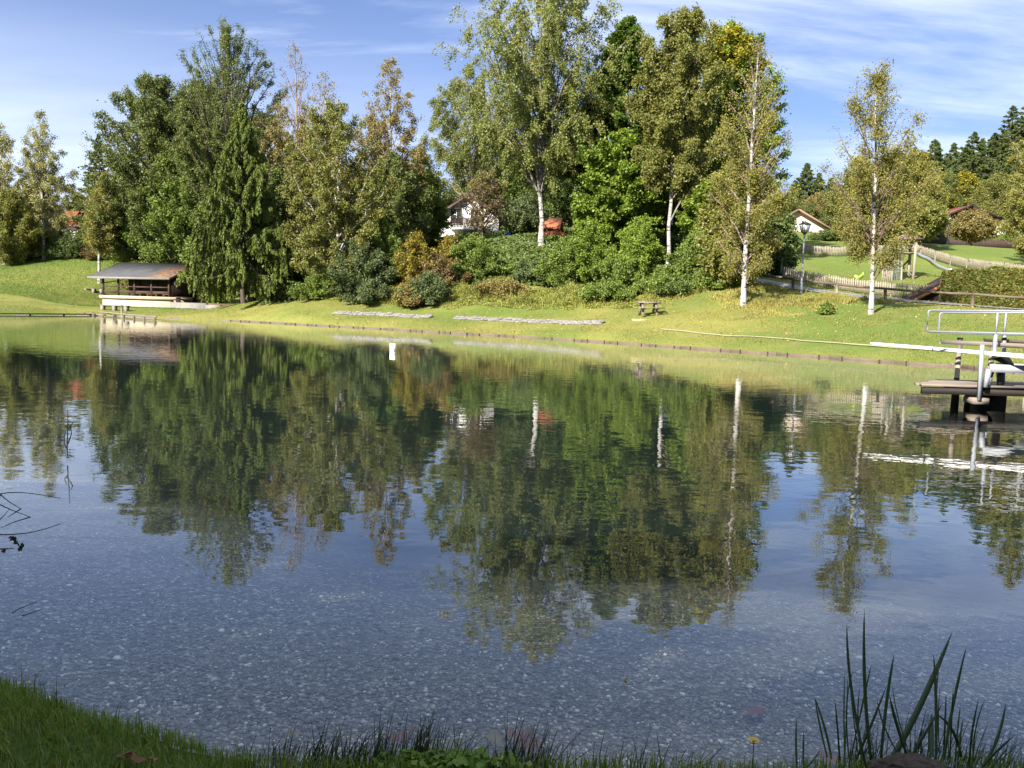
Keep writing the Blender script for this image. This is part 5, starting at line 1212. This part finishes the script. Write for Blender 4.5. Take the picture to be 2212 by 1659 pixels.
# pebbles on the lake bed near the bank
g = np.random.default_rng(8); N = 90000
d = 2.9+7.5*g.uniform(0, 1, N)**1.7; x = g.uniform(-.72, .72, N)*d*1.02; P = np.stack([x, d], -1); sp_ = sdist(P); P = P[(sp_ < -.02) & (sp_ > -1.6-2.6*g.uniform(0, 1, len(P))**1.5)]
z = height(P); ico = icosphere(0)
sz = .0078*np.exp(g.normal(0, .36, len(P))); A = g.uniform(0, 2*np.pi, len(P)); el = g.uniform(.65, 1, len(P))
v = ico[0][None]*np.stack([sz, sz*el, sz*.5], -1)[:, None]*(1+.18*g.normal(0, 1, (len(P), 12, 1)))
ca, sa = np.cos(A)[:, None], np.sin(A)[:, None]
v = np.stack([v[..., 0]*ca-v[..., 1]*sa+P[:, None, 0], v[..., 0]*sa+v[..., 1]*ca+P[:, None, 1], v[..., 2]+z[:, None]+sz[:, None]*.25], -1)
t = NT('pebbles'); rnd = t.n('ShaderNodeNewGeometry').outputs['Random Per Island']
t.princ(t.ramp(rnd, [(0,(.15,.13,.10)),(.5,(.23,.20,.155)),(.82,(.31,.275,.22)),(.93,(.50,.45,.37)),(1,(.74,.68,.58))]), .8, .2)
stuff(MB().add(v.reshape(-1, 3), [(ico[1][None]+12*np.arange(len(P))[:, None, None]).reshape(-1, 3)]).build('pebbles', t.m, smooth=True), 'grey and whitish pebbles on the shallow lake bed', 'pebbles')

# ------------------------------------------------------------------ ground cover on the far bank
def field(px0, px1, d0, d1, n, g):
    px = g.uniform(px0, px1, n); d = g.uniform(d0, d1, n); P = np.stack([(px-CX)/F*d, d], -1); return P
g = np.random.default_rng(21)
P = field(-40, 2260, 28, 66, 330000, g); s = sdist(P); P = P[s > .15]; P = np.concatenate([P, height(P)[:, None]], 1)
k = vnoise(P[:, :2], 1.4, 6)+g.normal(0, .36, len(P)) > -.1; P = P[k]
V, f = blades(P, .05*(1+.4*vnoise(P[:, :2], 2.0, 3)), .022, .6, g); stuff(MB().add(V, f).build('lawn_tufts', M['bladefar']), 'short sunlit grass of the far lawn', 'grass')
P = field(-60, 420, 68, 96, 70000, g); P = P[sdist(P) > 3+4*g.uniform(0, 1, len(P))]; P = np.concatenate([P, height(P)[:, None]], 1)
M['bladeslope'] = mat_leaf('leaf_slope_grass', [(.085,.15,.02),(.12,.185,.03),(.17,.21,.045)], .25, .3)
V, f = blades(P, .08, .03, .6, g); stuff(MB().add(V, f).build('slope_grass', M['bladeslope']), 'grass on the rising slope at the far left', 'grass')
# long unmown grass around the birches on the right, along the path
P = np.concatenate([field(1520, 1960, 43.5, 50.5, 60000, g), field(1560, 1800, 41.8, 46, 16000, g)])
k = (vnoise(P, 1.6, 2)+.7*vnoise(P, .6, 5) > -.25); P = P[k]; pd = np.min(np.linalg.norm(P[:, None]-np.array(pathP)[None, :, :2], axis=2), 1)
ln = np.array(pathP)[:, :2]; yy = np.interp((P[:, 0]/P[:, 1]), (ln[:, 0]/ln[:, 1]), ln[:, 1]); P = P[P[:, 1] < yy-1.3]
P = np.concatenate([P, height(P)[:, None]], 1); pxl = P[:, 0]/P[:, 1]*F+CX; side = sstep(1520, 1600, pxl+25*vnoise(P[:, :2], 1.0, 3))*(1-sstep(1880, 1950, pxl)); kk = g.uniform(0, 1, len(P)) < side+.02; P = P[kk]; edge = side[kk]*sstep(-.4, 2.6, P[:, 1]-np.interp(P[:, 0]/P[:, 1]*F+CX, [1520,1620,1800,1960], [45.0,43.3,42.2,42.5])+.9*vnoise(P[:, :2], 1.5, 6))
V, f = blades(P, .06+.26*edge*(.75+.5*vnoise(P[:, :2], .8, 7)), .03, .55, g); stuff(MB().add(V, f).build('long_grass', M['longgrass']), 'long unmown grass on the bank around the two birches', 'long grass')
# wild herbs at the foot of the wood
P = field(640, 1560, 50.5, 63, 160000, g); lo = np.interp(P[:, 0]/P[:, 1]*F+CX, [640,760,900,1000,1200,1360,1560], [61,58.5,56.6,55.5,53,51.5,49.5])+1.1*vnoise(P, 2.3, 5)+.5*vnoise(P, .7, 8); e = P[:, 1]-lo; P = P[(e > 0) & (e < 5)]; e = e[(e > 0) & (e < 5)]
P = np.concatenate([P, height(P)[:, None]], 1); kp = vnoise(P[:, :2], 1.0, 12)+.6*vnoise(P[:, :2], .4, 13)+g.normal(0, .3, len(P)) > -.15; P = P[kp]; e = e[kp]; hh = (.12+.42*sstep(0, 1.6, e))*(1+.75*vnoise(P[:, :2], 1.3, 4)+.4*vnoise(P[:, :2], .45, 1)).clip(.1)
V, f = blades(P, hh, .035, .5, g)
b = MB().add(V, f); q = P+np.stack([g.normal(0,.08,len(P)), g.normal(0,.08,len(P)), hh*g.uniform(.2,1.05,len(P))], -1); nn = nrm(g.normal(0,1,q.shape)+(0,0,.5)); a = nrm(np.cross(nn, g.normal(0,1,q.shape)))
v, f = quads(q, a*.06, np.cross(nn, a)*.035); b.add(v, [f]); stuff(b.build('wild_herbs', M['herbs']), 'tawny wild herbs and tall grass at the foot of the wood', 'herbs')
# dark ground ivy under the trees
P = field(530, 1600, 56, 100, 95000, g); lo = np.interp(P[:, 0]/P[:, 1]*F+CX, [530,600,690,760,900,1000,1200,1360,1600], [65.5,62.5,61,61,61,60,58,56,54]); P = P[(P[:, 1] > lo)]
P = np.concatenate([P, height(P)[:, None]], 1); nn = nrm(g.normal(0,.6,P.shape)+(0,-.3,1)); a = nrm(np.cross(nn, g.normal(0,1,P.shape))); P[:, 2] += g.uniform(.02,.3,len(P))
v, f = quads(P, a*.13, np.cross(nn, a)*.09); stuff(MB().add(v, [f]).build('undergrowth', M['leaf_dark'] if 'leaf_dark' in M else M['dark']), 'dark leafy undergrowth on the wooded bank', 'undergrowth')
# fallen leaves
P = field(0, 2212, 36, 64, 5200, g); P = P[sdist(P) > .3]; P = np.concatenate([P, height(P)[:, None]+.05], 1); nn = nrm(g.normal(0,.4,P.shape)+(0,0,1)); a = nrm(np.cross(nn, g.normal(0,1,P.shape)))
v, f = quads(P, a*.05, np.cross(nn, a)*.035); stuff(MB().add(v, [f]).build('leaf_litter', mat_leaf('leaf_litter', [(.36,.28,.06),(.45,.36,.10),(.30,.17,.06)], .2, .2)), 'small yellow fallen leaves strewn over the far lawn', 'leaf litter')
# ------------------------------------------------------------------ light, sky, render settings
SUN = np.array([-.55, -.74, .58]); SUN /= np.linalg.norm(SUN)
sl = bpy.data.lights.new('sun', 'SUN'); so = bpy.data.objects.new('sun', sl); COL.objects.link(so)
sl.energy = 4.6; sl.angle = R_(.53); sl.color = (1.0, .945, .86)
so.rotation_euler = Vector([float(c) for c in SUN]).to_track_quat('Z', 'Y').to_euler()
w = bpy.data.worlds.new('World'); scene.world = w; w.use_nodes = True
nt = w.node_tree; nt.nodes.clear()
def wn(t, **k):
    n = nt.nodes.new(t)
    for a, b in k.items(): setattr(n, a, b)
    return n
sky = wn('ShaderNodeTexSky', sky_type='NISHITA'); sky.sun_disc = False
sky.sun_elevation = math.asin(SUN[2]); sky.sun_rotation = math.atan2(SUN[0], SUN[1])
sky.altitude = 700; sky.air_density = 1.0; sky.dust_density = .1; sky.ozone_density = 4.0
tc = wn('ShaderNodeTexCoord'); sep = wn('ShaderNodeSeparateXYZ'); nt.links.new(tc.outputs['Generated'], sep.inputs[0])
def wm(op, a, b=0.0, clamp=False):
    x = wn('ShaderNodeMath', operation=op, use_clamp=clamp)
    for s_, v in zip(x.inputs, (a, b)):
        if hasattr(v, 'is_linked'): nt.links.new(v, s_)
        else: s_.default_value = v
    return x.outputs[0]
up_ = wn('ShaderNodeVectorMath', operation='ADD'); nt.links.new(tc.outputs['Generated'], up_.inputs[0]); up_.inputs[1].default_value = (0, 0, .14)
un_ = wn('ShaderNodeVectorMath', operation='NORMALIZE'); nt.links.new(up_.outputs[0], un_.inputs[0]); nt.links.new(un_.outputs[0], sky.inputs['Vector'])
zc = wm('ADD', wm('MAXIMUM', sep.outputs['Z'], 0.0), .16)
cmb = wn('ShaderNodeCombineXYZ'); nt.links.new(wm('DIVIDE', sep.outputs['X'], zc), cmb.inputs[0]); nt.links.new(wm('DIVIDE', sep.outputs['Y'], zc), cmb.inputs[1])
def wnoise(scale, rot, sc, det, rough, dist, off=(0,0,0)):
    mp = wn('ShaderNodeMapping'); mp.inputs['Rotation'].default_value = (0,0,rot); mp.inputs['Scale'].default_value = sc; mp.inputs['Location'].default_value = off
    nt.links.new(cmb.outputs[0], mp.inputs['Vector'])
    n = wn('ShaderNodeTexNoise'); n.inputs['Scale'].default_value = scale; n.inputs['Detail'].default_value = det
    n.inputs['Roughness'].default_value = rough; n.inputs['Distortion'].default_value = dist
    nt.links.new(mp.outputs[0], n.inputs['Vector']); return n.outputs['Fac']
n1 = wnoise(.75, R_(35), (.5,1.3,1), 7, .58, .6, (3.1,.7,0)); n2 = wnoise(2.2, R_(28), (.45,1.6,1), 8, .62, .5, (1.2,4.4,0))
cov = wm('ADD', wm('MULTIPLY', n1, .72), wm('MULTIPLY', n2, .28))
mr = wn('ShaderNodeMapRange', interpolation_type='SMOOTHSTEP'); nt.links.new(cov, mr.inputs['Value'])
mr.inputs['From Min'].default_value = .47; mr.inputs['From Max'].default_value = .66; mr.inputs['To Max'].default_value = .85
# thin veil, thicker low over the left of the hill
low = wn('ShaderNodeMapRange', interpolation_type='SMOOTHSTEP'); nt.links.new(sep.outputs['Z'], low.inputs['Value'])
for k_, v_ in (('From Min', .34), ('From Max', .06), ('To Min', 0.0), ('To Max', 1.0)): low.inputs[k_].default_value = v_
veil = wm('MULTIPLY', low.outputs[0], wm('ADD', wm('MULTIPLY', n2, .9), wm('MULTIPLY', sep.outputs['X'], -1.0)), True)
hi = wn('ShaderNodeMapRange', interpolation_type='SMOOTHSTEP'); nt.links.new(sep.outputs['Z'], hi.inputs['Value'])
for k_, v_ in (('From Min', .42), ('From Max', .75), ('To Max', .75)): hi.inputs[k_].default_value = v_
fac = wm('MAXIMUM', wm('MAXIMUM', mr.outputs[0], veil), hi.outputs[0])      # overhead whitening, out of view, added to lift the fill light
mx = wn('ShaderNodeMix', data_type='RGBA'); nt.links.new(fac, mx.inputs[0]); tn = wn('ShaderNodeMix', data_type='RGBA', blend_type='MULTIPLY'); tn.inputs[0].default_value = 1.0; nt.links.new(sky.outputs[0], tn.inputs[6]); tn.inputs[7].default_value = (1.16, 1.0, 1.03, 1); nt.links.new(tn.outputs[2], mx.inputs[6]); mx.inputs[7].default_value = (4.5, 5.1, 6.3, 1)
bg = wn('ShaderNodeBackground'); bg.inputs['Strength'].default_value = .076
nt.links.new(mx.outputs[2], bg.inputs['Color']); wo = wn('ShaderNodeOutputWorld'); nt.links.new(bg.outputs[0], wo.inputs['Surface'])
scene.view_settings.view_transform = 'Standard'; scene.view_settings.look = 'None'
scene.view_settings.exposure = 1.55; scene.view_settings.gamma = 1.0
cy = scene.cycles
cy.max_bounces = 8; cy.diffuse_bounces = 3; cy.glossy_bounces = 3; cy.transmission_bounces = 3; cy.transparent_max_bounces = 12
cy.caustics_reflective = False; cy.caustics_refractive = False; cy.use_denoising = True
cy.sample_clamp_indirect = 6.0
